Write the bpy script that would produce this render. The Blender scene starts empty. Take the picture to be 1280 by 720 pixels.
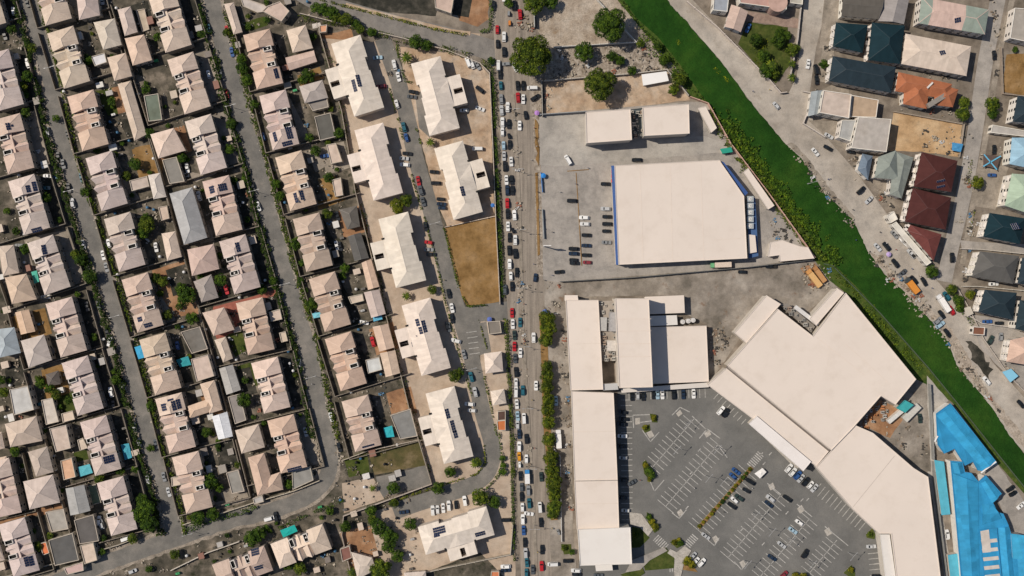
import bpy, bmesh, math, random
from mathutils import Vector, Matrix
from mathutils.geometry import tessellate_polygon
random.seed(11)
SC = bpy.context.scene
C = SC.collection
# ------------------------------------------------------------------ camera, sky, sun
S, H = 0.37, 480.0
cam_d = bpy.data.cameras.new("camera"); cam = bpy.data.objects.new("camera", cam_d); C.objects.link(cam)
cam.location = (0, 0, H); cam_d.sensor_width = 36; cam_d.lens = 36 * H / (1280 * S); cam_d.clip_start = 1; cam_d.clip_end = 5000
SC.camera = cam
SC.render.resolution_x = 1024; SC.render.resolution_y = 576
SUN_EL = math.radians(51.5); SD = Vector((-0.965, 0.262, 0)).normalized()
world = bpy.data.worlds.new("World"); SC.world = world; world.use_nodes = True
wn = world.node_tree; sky = wn.nodes.new("ShaderNodeTexSky"); sky.sky_type = 'NISHITA'; sky.sun_disc = False
sky.sun_elevation = SUN_EL; sky.sun_rotation = math.atan2(SD.x, SD.y)
bg = wn.nodes["Background"]; bg.inputs[1].default_value = 0.075; wn.links.new(sky.outputs[0], bg.inputs[0])
sd = bpy.data.lights.new("sun", 'SUN'); sd.energy = 4.7; sd.angle = math.radians(0.5); sd.color = (1, .90, .765)
sun = bpy.data.objects.new("sun", sd); C.objects.link(sun)
sdir = Vector((SD.x * math.cos(SUN_EL), SD.y * math.cos(SUN_EL), math.sin(SUN_EL)))
sun.rotation_euler = sdir.to_track_quat('Z', 'Y').to_euler(); sun.location = sdir * 300
SC.view_settings.view_transform = 'Standard'; SC.view_settings.look = 'None'; SC.view_settings.exposure = -0.26; SC.view_settings.gamma = 1

# ------------------------------------------------------------------ helpers
def W(px, py, z=0.0):
    k = S * (H - z) / H
    return Vector(((px - 640) * k, (360 - py) * k, z))
def pts(s): return [tuple(float(v) for v in p.split(',')) for p in s.split()]
def lerp(a, b, t): return a + (b - a) * t

def newmat(name):
    m = bpy.data.materials.new(name); m.use_nodes = True
    n = m.node_tree.nodes; return m, n, m.node_tree.links, n["Principled BSDF"]
def ramp(n, stops):
    r = n.new("ShaderNodeValToRGB"); e = r.color_ramp.elements
    while len(e) < len(stops): e.new(0.5)
    for q, (p, c) in zip(e, stops): q.position = p; q.color = (*c, 1) if len(c) == 3 else c
    return r
def ground_mat(name, cols, scale=0.15, rough=.95, fine=3.0, bump=.25, detail=7, dark=None, stretch=None, fc=.12, mid=.24):
    """mottled surface: large patches, mid stains and fine grain in world position"""
    m, n, l, b = newmat(name); geo = n.new("ShaderNodeNewGeometry")
    t = n.new("ShaderNodeTexNoise"); t.inputs["Scale"].default_value = scale; t.inputs["Detail"].default_value = detail; t.inputs["Roughness"].default_value = .62
    if stretch:
        mp = n.new("ShaderNodeMapping"); mp.inputs["Scale"].default_value = stretch; l.new(geo.outputs["Position"], mp.inputs["Vector"]); l.new(mp.outputs[0], t.inputs["Vector"])
    else: l.new(geo.outputs["Position"], t.inputs["Vector"])
    k = len(cols); r = ramp(n, [(lerp(.32, .68, i / (k - 1)), c) for i, c in enumerate(cols)]); l.new(t.outputs[0], r.inputs[0])
    f = n.new("ShaderNodeTexNoise"); f.inputs["Scale"].default_value = fine; f.inputs["Detail"].default_value = 4; l.new(geo.outputs["Position"], f.inputs["Vector"])
    fr = ramp(n, [(.3, (1 - fc,) * 3), (.7, (1 + fc * .8,) * 3)]); l.new(f.outputs[0], fr.inputs[0])
    mx = n.new("ShaderNodeMixRGB"); mx.blend_type = 'MULTIPLY'; mx.inputs[0].default_value = 1; l.new(r.outputs[0], mx.inputs[1]); l.new(fr.outputs[0], mx.inputs[2])
    md = n.new("ShaderNodeTexNoise"); md.inputs["Scale"].default_value = scale * 2.6 + .06; md.inputs["Detail"].default_value = 8; md.inputs["Roughness"].default_value = .68; l.new(geo.outputs["Position"], md.inputs["Vector"])
    mr = ramp(n, [(.32, (1 - mid, 1 - mid * .95, 1 - mid * .88)), (.5, (1, 1, 1)), (.68, (1 + mid * .6,) * 3)]); l.new(md.outputs[0], mr.inputs[0])
    mm = n.new("ShaderNodeMixRGB"); mm.blend_type = 'MULTIPLY'; mm.inputs[0].default_value = 1; l.new(mx.outputs[0], mm.inputs[1]); l.new(mr.outputs[0], mm.inputs[2]); mx = mm
    out = mx
    if dark:
        g = n.new("ShaderNodeTexNoise"); g.inputs["Scale"].default_value = dark[1]; g.inputs["Detail"].default_value = 9; g.inputs["Roughness"].default_value = .7; l.new(geo.outputs["Position"], g.inputs["Vector"])
        gr = ramp(n, [(dark[2], (0, 0, 0)), (dark[2] + .12, (1, 1, 1))]); l.new(g.outputs[0], gr.inputs[0])
        m2 = n.new("ShaderNodeMixRGB"); l.new(gr.outputs[0], m2.inputs[0]); l.new(mx.outputs[0], m2.inputs[1]); m2.inputs[2].default_value = (*dark[0], 1); out = m2
    l.new(out.outputs[0], b.inputs["Base Color"]); b.inputs["Roughness"].default_value = rough; b.inputs["Specular IOR Level"].default_value = .12
    bp = n.new("ShaderNodeBump"); bp.inputs["Strength"].default_value = bump; bp.inputs["Distance"].default_value = .3
    l.new(f.outputs[0], bp.inputs["Height"]); l.new(bp.outputs[0], b.inputs["Normal"])
    return m
def obj_mat(name, rough=.7, metal=0, noise=.15, nscale=.5, seam=0, seamdepth=.08, spec=.3, coat=0, stain=0, lines=.0):
    """takes the object's own paint colour (Object Info) and adds grain, dirt and sheet seams that run down the slope"""
    m, n, l, b = newmat(name); oi = n.new("ShaderNodeObjectInfo"); geo = n.new("ShaderNodeNewGeometry")
    t = n.new("ShaderNodeTexNoise"); t.inputs["Scale"].default_value = nscale; t.inputs["Detail"].default_value = 6; l.new(geo.outputs["Position"], t.inputs["Vector"])
    r = ramp(n, [(.3, (1 - noise,) * 3), (.7, (1 + noise,) * 3)]); l.new(t.outputs[0], r.inputs[0])
    mx = n.new("ShaderNodeMixRGB"); mx.blend_type = 'MULTIPLY'; mx.inputs[0].default_value = 1; l.new(oi.outputs["Color"], mx.inputs[1]); l.new(r.outputs[0], mx.inputs[2])
    out = mx
    if stain:
        g = n.new("ShaderNodeTexNoise"); g.inputs["Scale"].default_value = .12; g.inputs["Detail"].default_value = 9; g.inputs["Roughness"].default_value = .72; l.new(geo.outputs["Position"], g.inputs["Vector"])
        gr = ramp(n, [(.5, (1, 1, 1)), (.78, (1 - stain, 1 - stain * 1.15, 1 - stain * 1.35))]); l.new(g.outputs[0], gr.inputs[0])
        m2 = n.new("ShaderNodeMixRGB"); m2.blend_type = 'MULTIPLY'; m2.inputs[0].default_value = 1; l.new(out.outputs[0], m2.inputs[1]); l.new(gr.outputs[0], m2.inputs[2]); out = m2
    if seam:
        cr = n.new("ShaderNodeVectorMath"); cr.operation = 'CROSS_PRODUCT'; l.new(geo.outputs["True Normal"], cr.inputs[0])
        ad = n.new("ShaderNodeVectorMath"); ad.operation = 'ADD'; l.new(cr.outputs[0], ad.inputs[0]); ad.inputs[1].default_value = (.004, .001, 0)
        cr.inputs[1].default_value = (0, 0, 1)
        nm = n.new("ShaderNodeVectorMath"); nm.operation = 'NORMALIZE'; l.new(ad.outputs[0], nm.inputs[0])
        dt = n.new("ShaderNodeVectorMath"); dt.operation = 'DOT_PRODUCT'; l.new(nm.outputs[0], dt.inputs[0]); l.new(geo.outputs["Position"], dt.inputs[1])
        mu = n.new("ShaderNodeMath"); mu.operation = 'MULTIPLY'; l.new(dt.outputs["Value"], mu.inputs[0]); mu.inputs[1].default_value = 1 / seam
        fl = n.new("ShaderNodeMath"); fl.operation = 'FLOOR'; l.new(mu.outputs[0], fl.inputs[0])
        wh = n.new("ShaderNodeTexWhiteNoise"); wh.noise_dimensions = '1D'; l.new(fl.outputs[0], wh.inputs["W"])
        rr = ramp(n, [(0, (1 - seamdepth,) * 3), (1, (1 + seamdepth,) * 3)]); l.new(wh.outputs["Value"], rr.inputs[0])
        m3 = n.new("ShaderNodeMixRGB"); m3.blend_type = 'MULTIPLY'; m3.inputs[0].default_value = 1; l.new(out.outputs[0], m3.inputs[1]); l.new(rr.outputs[0], m3.inputs[2]); out = m3
        fr = n.new("ShaderNodeMath"); fr.operation = 'FRACT'; l.new(mu.outputs[0], fr.inputs[0])
        lt = n.new("ShaderNodeMath"); lt.operation = 'LESS_THAN'; l.new(fr.outputs[0], lt.inputs[0]); lt.inputs[1].default_value = .1
        bp = n.new("ShaderNodeBump"); bp.inputs["Strength"].default_value = .5; bp.inputs["Distance"].default_value = .08; l.new(lt.outputs[0], bp.inputs["Height"]); l.new(bp.outputs[0], b.inputs["Normal"])
    l.new(out.outputs[0], b.inputs["Base Color"]); b.inputs["Roughness"].default_value = rough; b.inputs["Metallic"].default_value = metal
    b.inputs["Specular IOR Level"].default_value = spec; b.inputs["Coat Weight"].default_value = coat
    return m
def leaf_mat(name, c0, c1, c2):
    m, n, l, b = newmat(name); geo = n.new("ShaderNodeNewGeometry"); oi = n.new("ShaderNodeObjectInfo")
    t = n.new("ShaderNodeTexNoise"); t.inputs["Scale"].default_value = .55; t.inputs["Detail"].default_value = 3; l.new(geo.outputs["Position"], t.inputs["Vector"])
    a = n.new("ShaderNodeMath"); a.operation = 'ADD'; l.new(t.outputs[0], a.inputs[0])
    s = n.new("ShaderNodeMath"); s.operation = 'MULTIPLY_ADD'; l.new(geo.outputs["Random Per Island"], s.inputs[0]); s.inputs[1].default_value = .3; s.inputs[2].default_value = -.15
    l.new(s.outputs[0], a.inputs[1]); r = ramp(n, [(.3, c0), (.5, c1), (.72, c2)]); l.new(a.outputs[0], r.inputs[0])
    mx = n.new("ShaderNodeMixRGB"); mx.blend_type = 'MULTIPLY'; mx.inputs[0].default_value = 1; l.new(r.outputs[0], mx.inputs[1]); l.new(oi.outputs["Color"], mx.inputs[2])
    l.new(mx.outputs[0], b.inputs["Base Color"]); b.inputs["Roughness"].default_value = .8; b.inputs["Specular IOR Level"].default_value = .2
    return m
def plain(name, col, rough=.7, metal=0, noise=.12):
    m = obj_mat(name, rough, metal, noise); n = m.node_tree.nodes
    mx = [q for q in n if q.type == 'MIX_RGB'][0]
    for l in list(mx.inputs[1].links): m.node_tree.links.remove(l)
    mx.inputs[1].default_value = (*col, 1); return m

M = dict(
    base=ground_mat("packed earth", [(.12, .10, .08), (.20, .17, .14), (.30, .26, .215)], .09, dark=((.10, .085, .065), .05, .6)),
    yard=ground_mat("yard concrete", [(.042, .040, .031), (.105, .092, .072), (.25, .21, .168)], .12, fc=.2, dark=((.024, .028, .016), .16, .54)),
    yard_dark=ground_mat("damp yard concrete", [(.022, .023, .019), (.045, .043, .035), (.10, .09, .074)], .2, fc=.2),  # tone lowered and made less red to deepen the estate's shadows
    yard_light=ground_mat("pale paving", [(.19, .165, .135), (.27, .235, .195), (.35, .305, .255)], .15, dark=((.12, .1, .08), .25, .6)),
    brownpave=ground_mat("pink brown paving", [(.22, .16, .13), (.28, .205, .17), (.33, .25, .21)], .2),
    red=ground_mat("red paving", [(.25, .09, .07), (.33, .12, .09), (.38, .16, .12)], .2),
    asphalt=ground_mat("worn street asphalt", [(.135, .130, .122), (.175, .166, .152), (.24, .22, .198)], .1, mid=.16, fine=2.4, dark=((.26, .235, .205), .15, .62)),
    shoulder=ground_mat("dusty shoulder", [(.17, .145, .118), (.28, .24, .198), (.38, .33, .275)], .2, fine=2, fc=.3, dark=((.05, .05, .03), .4, .6)),
    road=ground_mat("main road asphalt", [(.19, .165, .14), (.26, .225, .19), (.33, .285, .24)], .12, mid=.1, stretch=(4.5, .25, 1), fine=2.5, detail=4),
    road_top=ground_mat("smooth road asphalt", [(.17, .155, .145), (.21, .195, .18), (.24, .22, .2)], .1),
    lot=ground_mat("car park asphalt", [(.128, .127, .122), (.155, .153, .147), (.19, .185, .175)], .06, mid=.1, dark=((.10, .098, .094), .3, .64)),
    concrete=ground_mat("pale concrete", [(.29, .27, .245), (.36, .335, .305), (.42, .395, .36)], .05, dark=((.25, .225, .195), .1, .62)),
    paving=ground_mat("grey block paving", [(.26, .24, .22), (.32, .295, .27), (.37, .34, .31)], .08),
    sand=ground_mat("sand", [(.34, .235, .155), (.43, .325, .235), (.47, .40, .33)], .1, mid=.3, dark=((.24, .19, .14), .14, .57)),
    pinksand=ground_mat("pale pink sand", [(.35, .27, .205), (.43, .345, .27), (.50, .415, .335)], .1, mid=.16, dark=((.30, .24, .19), .25, .62)),
    dirtroad=ground_mat("dusty road", [(.30, .265, .225), (.38, .34, .295), (.44, .40, .35)], .05, dark=((.25, .215, .175), .12, .6)),
    sandy=ground_mat("sandy rubble", [(.24, .20, .16), (.36, .305, .25), (.45, .395, .335)], .3, fc=.25, fine=1.6, dark=((.14, .11, .08), .5, .63)),
    lotsand=ground_mat("trodden sandy ground", [(.25, .195, .145), (.37, .31, .25), (.46, .40, .335)], .14, dark=((.24, .16, .09), .12, .6), fc=.25, fine=1.8),
    rubble=ground_mat("rubble and litter", [(.16, .13, .10), (.30, .255, .21), (.45, .40, .34)], .5, fine=2.0, bump=.8, dark=((.08, .07, .05), .8, .6)),
    oil=ground_mat("stained yard", [(.13, .115, .095), (.25, .22, .188), (.37, .335, .295)], .08, dark=((.17, .10, .06), .12, .58)),
    brown=ground_mat("dry brown grass", [(.15, .085, .03), (.25, .15, .06), (.32, .205, .10)], .12, fine=2.5, dark=((.10, .075, .03), .25, .62)),
    mixgrass=ground_mat("patchy green and brown grass", [(.05, .06, .02), (.11, .09, .04), (.24, .18, .11)], .1, fine=2.5),
    soil=ground_mat("orange soil", [(.20, .11, .065), (.30, .165, .09), (.40, .25, .155)], .12, dark=((.12, .08, .05), .2, .6)),
    ochre=ground_mat("ochre earth", [(.36, .23, .12), (.46, .31, .175), (.54, .40, .25)], .1, dark=((.30, .20, .12), .3, .62)),
    grass=ground_mat("mown grass", [(.035, .05, .012), (.06, .08, .018), (.10, .105, .03)], .25, fine=3, bump=.6),
    weed=ground_mat("water weed", [(.010, .042, .005), (.017, .060, .007), (.034, .082, .010)], .045, fine=2.2, fc=.25, bump=.9, dark=((.075, .10, .008), .03, .68)),
    bank=ground_mat("bank grass", [(.03, .06, .012), (.055, .09, .016), (.10, .115, .03)], .3, fine=1.5, bump=.8),
    kerb=ground_mat("kerb concrete", [(.32, .30, .27), (.42, .39, .35), (.5, .47, .43)], .6),
    paint=ground_mat("worn road paint", [(.26, .25, .24), (.40, .39, .37), (.52, .50, .47)], .7, fine=2.5),
    roof=obj_mat("roof sheet", .8, spec=.12, noise=.09, nscale=.35, seam=1.3, seamdepth=.06, stain=.13),
    roofbig=obj_mat("wide roof sheet", .8, spec=.12, noise=.03, nscale=.05, stain=.10),
    flat=obj_mat("weathered roof screed", .9, noise=.13, nscale=.35, stain=.22, spec=.1),
    blueroof=obj_mat("blue roof sheet", .7, noise=.14, nscale=.25, seam=2.2, seamdepth=.10, stain=.2, spec=.2),
    wall=obj_mat("rendered wall", .85, noise=.1, nscale=.8, stain=.15),
    rim=obj_mat("ridge cap", .6, noise=.05, spec=.5),
    car=obj_mat("car paint", .28, noise=.02, spec=.5, coat=.6),
    carmatte=obj_mat("dusty paint", .6, noise=.12, nscale=2),
    fabric=obj_mat("tarpaulin", .8, noise=.12, nscale=1.5),
    metal=obj_mat("painted metal", .45, metal=.2, noise=.12, nscale=1.2),
    crown=leaf_mat("crown leaves", (.012, .026, .003), (.042, .072, .006), (.12, .155, .012)),
)
M['glass'] = plain("dark glass", (.012, .016, .02), .12)
M['rubber'] = plain("tyre rubber", (.02, .02, .02), .85)
M['bark'] = plain("bark", (.12, .09, .06), .9)
M['void'] = plain("painted opening shade", (.015, .016, .016), .9)  # near-black colour stands for the shade inside wells, slots and vents
M['solar'] = plain("solar cells", (.012, .022, .06), .25)
M['frame'] = plain("white frame", (.66, .62, .58), .7)
M['skin'] = plain("skin", (.12, .07, .05), .7)
M['lampred'] = plain("tail lamp", (.4, .02, .02), .4)

class MB:
    def __init__(s): s.v = []; s.f = []; s.m = []
    def face(s, ps, mi=0):
        b = len(s.v); s.v += [tuple(p) for p in ps]; s.f.append(list(range(b, b + len(ps)))); s.m.append(mi)
    def quadring(s, lo, hi, mi=0):
        n = len(lo)
        for i in range(n): s.face([lo[i], lo[(i + 1) % n], hi[(i + 1) % n], hi[i]], mi)
    def prism(s, poly, z0, z1, mi=0, side=None, bottom=False):
        """poly: CCW list of (x,y)"""
        side = mi if side is None else side
        lo = [Vector((p[0], p[1], z0)) for p in poly]; hi = [Vector((p[0], p[1], z1)) for p in poly]
        s.quadring(lo, hi, side); s.cap(hi, mi)
        if bottom: s.cap(lo, side, True)
    def cap(s, ring, mi=0, flip=False):
        if len(ring) <= 4: s.face(ring[::-1] if flip else ring, mi); return
        for t in tessellate_polygon([ring]):
            a, b, c = [ring[i] for i in t]
            nz = (b - a).cross(c - a).z
            if (nz < 0) != flip: b, c = c, b
            s.face([a, b, c], mi)
    def box(s, c, sx, sy, z0, z1, ang=0, mi=0, side=None):
        ca, sa = math.cos(ang), math.sin(ang)
        poly = [(c[0] + x * ca - y * sa, c[1] + x * sa + y * ca) for x, y in ((-sx / 2, -sy / 2), (sx / 2, -sy / 2), (sx / 2, sy / 2), (-sx / 2, sy / 2))]
        s.prism(poly, z0, z1, mi, side, True)
    def cyl(s, c, r, z0, z1, n=12, mi=0, r2=None):
        r2 = r if r2 is None else r2
        lo = [Vector((c[0] + r * math.cos(a), c[1] + r * math.sin(a), z0)) for a in [6.28318 * i / n for i in range(n)]]
        hi = [Vector((c[0] + r2 * math.cos(a), c[1] + r2 * math.sin(a), z1)) for a in [6.28318 * i / n for i in range(n)]]
        s.quadring(lo, hi, mi); s.face(hi, mi); s.face(lo[::-1], mi)
    def bar(s, a, b, w, t, mi=0):
        """strip along an edge, proud of the roof"""
        a = Vector(a); b = Vector(b); d = (b - a)
        if d.length < .05: return
        d.normalize(); sidev = d.cross(Vector((0, 0, 1))).normalized() * w / 2; up = sidev.cross(d).normalized() * t
        if up.z < 0: up = -up
        q0 = [a - sidev, a + sidev, a + sidev + up, a - sidev + up]; q1 = [p + (b - a) for p in q0]
        s.quadring(q0, q1, mi); s.face(q0[::-1], mi); s.face(q1, mi)
    def mesh(s, name, mats):
        me = bpy.data.meshes.new(name); me.from_pydata(s.v, [], s.f)
        for m in mats: me.materials.append(M[m])
        me.polygons.foreach_set("material_index", s.m); me.update(); return me
    def build(s, name, mats, parent=None, color=None, origin=None):
        if isinstance(mats, str): mats = [mats]
        me = s.mesh(name, mats); o = bpy.data.objects.new(name, me); C.objects.link(o)
        if parent is not None:
            o.parent = parent; o.matrix_parent_inverse = Matrix.Identity(4)
            me.transform(Matrix.Translation(-parent.location)) if parent.location.length > 0 else None
        elif origin is not None:
            me.transform(Matrix.Translation(-Vector(origin))); o.location = origin
        if color: o.color = (*color, 1)
        return o
THINGS = []          # (object, base label, px, py) – made unique at the end by where they stand
def thing(o, label, cat, px, py, group=None, exact=False):
    o['category'] = cat
    if group: o['group'] = group
    if exact: o['label'] = label
    THINGS.append((o, label, px, py, exact)); return o
def empty(name, loc):
    o = bpy.data.objects.new(name, None); o.location = loc; o.empty_display_size = .5; C.objects.link(o); return o
def ccw(p):
    a = sum(p[i][0] * p[(i + 1) % len(p)][1] - p[(i + 1) % len(p)][0] * p[i][1] for i in range(len(p)))
    return p if a > 0 else p[::-1]
def polyW(pp, z=0): return ccw([tuple(W(x, y, z)[:2]) for x, y in pp])
def inside(p, poly):
    x, y = p; c = False; n = len(poly)
    for i in range(n):
        a, b_ = poly[i], poly[i - 1]
        if (a[1] > y) != (b_[1] > y) and x < (b_[0] - a[0]) * (y - a[1]) / (b_[1] - a[1]) + a[0]: c = not c
    return c
ZL = [0.004]; LAY = []
def bbox(p): xs = [q[0] for q in p]; ys = [q[1] for q in p]; return min(xs), min(ys), max(xs), max(ys)
def level(p):
    a = bbox(p); m = 0
    for bb, k, _ in LAY:
        if bb[0] < a[2] and bb[2] > a[0] and bb[1] < a[3] and bb[3] > a[1] and k > m: m = k
    return m
def gz(x, y):
    m = 0
    for bb, k, pl in LAY:
        if k > m and bb[0] < x < bb[2] and bb[1] < y < bb[3] and inside((x, y), pl): m = k
    return m * .004
def sheet(name, poly, mat, z=None, parent=None):
    """a ground surface lying on the one below"""
    if isinstance(poly, str): poly = pts(poly)
    if z is None: lv = level(poly) + 1; z = lv * .004; LAY.append((bbox(poly), lv, list(poly)))
    b = MB(); p = polyW(poly)
    b.cap([Vector((x, y, z)) for x, y in p]); b.quadring([Vector((x, y, z - .003)) for x, y in p], [Vector((x, y, z)) for x, y in p])
    o = b.build(name, mat, parent)
    if parent is None: o['kind'] = 'structure'
    return o
def rag(poly, amp=1.5, step=7, seed=1):
    """uneven outline for natural edges, in map units"""
    if isinstance(poly, str): poly = pts(poly)
    r = random.Random(seed); out = []
    for i in range(len(poly)):
        a, b = poly[i], poly[(i + 1) % len(poly)]; L = math.dist(a, b); n = max(1, int(L / step))
        for k in range(n):
            t = k / n; out.append((lerp(a[0], b[0], t) + r.uniform(-amp, amp), lerp(a[1], b[1], t) + r.uniform(-amp, amp)))
    return out
def ribbon(pl, w):
    """polyline of map points -> polygon of width w (number or list)"""
    L, R = [], []
    for i, p in enumerate(pl):
        a = pl[max(0, i - 1)]; b = pl[min(len(pl) - 1, i + 1)]; dx, dy = b[0] - a[0], b[1] - a[1]; d = math.hypot(dx, dy) or 1
        ww = (w[i] if isinstance(w, (list, tuple)) else w) / 2; nx, ny = -dy / d * ww, dx / d * ww
        L.append((p[0] + nx, p[1] + ny)); R.append((p[0] - nx, p[1] - ny))
    return L + R[::-1]
def smooth(pl, n=6):
    out = []
    for i in range(len(pl) - 1):
        p0 = pl[max(0, i - 1)]; p1 = pl[i]; p2 = pl[i + 1]; p3 = pl[min(len(pl) - 1, i + 2)]
        for k in range(n):
            t = k / n; out.append(tuple(.5 * ((2 * p1[j]) + (-p0[j] + p2[j]) * t + (2 * p0[j] - 5 * p1[j] + 4 * p2[j] - p3[j]) * t * t + (-p0[j] + 3 * p1[j] - 3 * p2[j] + p3[j]) * t ** 3) for j in (0, 1)))
    out.append(pl[-1]); return out
def interp_x(pl, y):
    if y <= pl[0][1]: return pl[0][0]
    for a, b in zip(pl, pl[1:]):
        if a[1] <= y <= b[1]: return lerp(a[0], b[0], (y - a[1]) / max(1e-6, b[1] - a[1]))
    return pl[-1][0]

# ------------------------------------------------------------------ ground and roads
b = MB(); b.face([(-700, -600, 0), (700, -600, 0), (700, 600, 0), (-700, 600, 0)]); g = b.build("ground", "base"); g['kind'] = 'structure'
ST1 = pts("20,-60 36,0 62,100 75,170 84,200 104,262 131,345 143,385 160,440 176,510 189,560 207,615 218,668")
ST2 = pts("252,-60 266,5 277,50 291,100 304,150 318,195 334,258 354,332 366,374 385,437 399,510 408,550 412,582 402,606 372,627 330,641 285,651 220,673 150,697 80,724 20,750")
LANE = pts("478,48 497,100 511,155 519,195 537,258 556,332 568,374 587,437 602,510 614,552 615,576 604,597 578,611 520,630 492,640")
sheet("estate_ground", "-60,-60 380,-60 470,60 615,95 640,390 645,720 640,780 -60,780", "yard")
# hand-placed yards
for nm, mt, pl in [
    ("grass", "grass", "175,98 203,90 208,113 180,120"), ("grass", "grass", "118,114 150,108 157,139 127,148"), ("garden_bed", "grass", "303,28 330,20 336,31 306,40"),
    ("bare_soil", "brown", "165,187 192,180 201,213 172,217"), ("bare_soil", "brown", "168,185 206,175 203,216 173,222"), ("grass", "brown", "372,94 400,84 405,98 375,108"),
    ("bare_soil", "brown", "390,226 422,219 432,250 398,262"), ("bare_soil", "soil", "190,338 232,324 250,392 208,398"), ("red_paving", "red", "266,384 345,362 353,384 296,404 304,412 272,424 262,405"),
    ("grass", "grass", "296,458 313,453 323,482 306,488"), ("grass", "grass", "284,418 303,412 308,438 294,446"), ("bare_soil", "brown", "52,462 78,455 96,524 60,530"),
    ("grass", "grass", "68,498 92,490 98,515 72,522"), ("grass", "grass", "92,566 108,562 111,574 95,578"), ("dirt_path", "soil", "0,650 90,625 92,632 0,660"),
    ("bare_soil", "soil", "402,44 440,36 442,46 406,56"), ("yard_paving", "yard_light", "245,285 262,280 268,300 250,305"),
    ("yard_paving", "yard_light", "232,214 250,218 272,216 245,228"), ("yard_paving", "yard_light", "380,190 412,183 420,200 395,215"), ("yard_paving", "yard_light", "30,300 90,285 92,298 34,312"),
    ("yard_paving", "yard_dark", "150,150 180,142 186,170 160,176"), ("yard_paving", "yard_dark", "18,105 40,95 46,140 26,148"), ("yard_paving", "yard_dark", "5,455 32,447 36,480 8,484"),
    ("yard_paving", "yard_dark", "224,413 258,405 266,437 236,445"), ("yard_paving", "yard_dark", "270,555 296,550 304,582 274,588"), ("yard_paving", "yard_dark", "392,150 424,140 430,176 402,182"),
    ("yard_paving", "yard", "480,480 508,474 518,508 470,520"), ("yard_paving", "yard_light", "285,610 305,605 312,625 262,640 258,628"),
    ("grass", "grass", "430,573 458,563 463,592 436,597"), ("grass", "mixgrass", "460,566 525,550 533,582 468,594"), ("yard_paving", "asphalt", "470,596 532,582 540,605 478,623"),
    ("sand", "pinksand", "428,604 466,596 480,624 430,642"), ("bare_soil", "soil", "425,665 470,655 488,700 440,715"), ("sand", "pinksand", "460,640 500,632 520,720 478,722 470,680"),
]:
    sheet(nm, rag(pl, .8, 9, sum(map(ord, pl)) % 97), mt)
sheet("sand", rag("402,48 470,52 500,90 610,500 616,575 600,600 545,612 541,604 513,510 493,430 471,340 446,240 429,140", .6), "pinksand")
sheet("sand", rag("497,58 560,66 600,80 612,95 618,270 560,285 545,250", .6), "sand")
sheet("sand", rag("600,395 632,392 636,500 640,640 645,720 635,726 600,690 520,720 500,700 500,640 560,618 605,600 618,575 602,500", .6), "pinksand")
sheet("lawn", rag("556,283 619,270 622,300 625,376 612,380 583,382 572,362", .7, 8), "brown")
sheet("road_shoulder", rag(ribbon(smooth(ST1), 29), 1.2, 4, 3), "shoulder")
sheet("road_shoulder", rag(ribbon(smooth(ST2), 28), 1.2, 4, 4), "shoulder")
sheet("street", rag(ribbon(smooth(ST1), 19), .9, 5, 5), "asphalt")
sheet("street", rag(ribbon(smooth(ST2), 20), .9, 5, 6), "asphalt")
sheet("top_yard", rag("400,-12 548,-12 545,20 470,14 430,4", 1), "yard_dark"); sheet("sand", rag("560,-10 612,-10 610,24 598,34 575,26", 1), "soil"); sheet("yard_paving", "566,-10 592,-10 586,22 564,18", "yard_dark")
sheet("footpath", ribbon(smooth(pts("395,-4 440,12 500,26 560,40 600,44")), 4), "sand")
sheet("lane", ribbon(smooth(LANE), 20), "asphalt")
sheet("lane", "580,384 606,380 640,376 640,400 600,402 590,420 582,415", "asphalt")
sheet("parking_lot", "589,406 608,402 614,440 596,445", "asphalt")
sheet("forecourt", "519,118 530,112 545,165 537,172 524,160", "asphalt")
sheet("road", ribbon(smooth(pts("330,-40 400,2 440,17 500,33 560,47 625,66")), [26] * 31), "road_top")
RL = pts("612,-30 614,0 617,40 621,100 626,200 630,300 635,400 641,500 646,600 653,760"); RR = pts("666,-30 668,0 670,50 673,140 675,200 677,300 681,360 679,400 678,500 682,600 687,640 697,760")
sheet("road", RL + RR[::-1], "road")
sheet("pavement", rag("664,100 676,100 679,345 671,345 668,200", .6), "rubble")
sheet("service_road", "680,350 712,352 714,400 716,660 722,730 690,730 686,640 682,500 681,400", "oil")
# right side surfaces
sheet("vacant_lot", rag("668,-10 765,-10 800,30 798,54 740,58 690,60 672,40", 1), "lotsand")
sheet("vacant_lot", rag("688,60 800,54 822,48 850,85 834,90 790,92 690,102 680,100", 1), "rubble")
sheet("vacant_lot", rag("680,104 790,94 834,90 858,112 862,125 800,133 680,144", .8), "sand")
sheet("supermarket_yard", "674,143 866,127 884,128 912,178 1016,322 934,334 790,346 702,353 679,350 676,205", "paving")
sheet("delivery_yard", "674,143 731,141 733,180 880,170 912,180 905,190 700,208 675,206", "concrete")
sheet("stained_yard", rag("702,352 935,334 1012,325 1050,362 985,405 960,372 886,480 884,405 856,392 856,369 708,371", .5), "oil")
sheet("car_park", "772,486 888,476 930,500 1030,570 1090,622 1122,655 1126,730 722,730 724,700 772,660", "lot")
sheet("pavement", "940,532 948,526 1004,578 996,587", "kerb")
CANL = pts("766,-20 795,22 822,46 848,78 872,112 890,136 912,168 930,190 960,222 1000,275 1034,322 1078,366 1118,412 1164,466 1194,500 1250,572 1310,650")
CANR = pts("818,-20 840,8 856,25 900,75 940,130 980,178 1002,198 1030,240 1066,275 1085,315 1110,348 1128,362 1170,408 1185,426 1195,455 1240,510 1262,545 1310,600")
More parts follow.
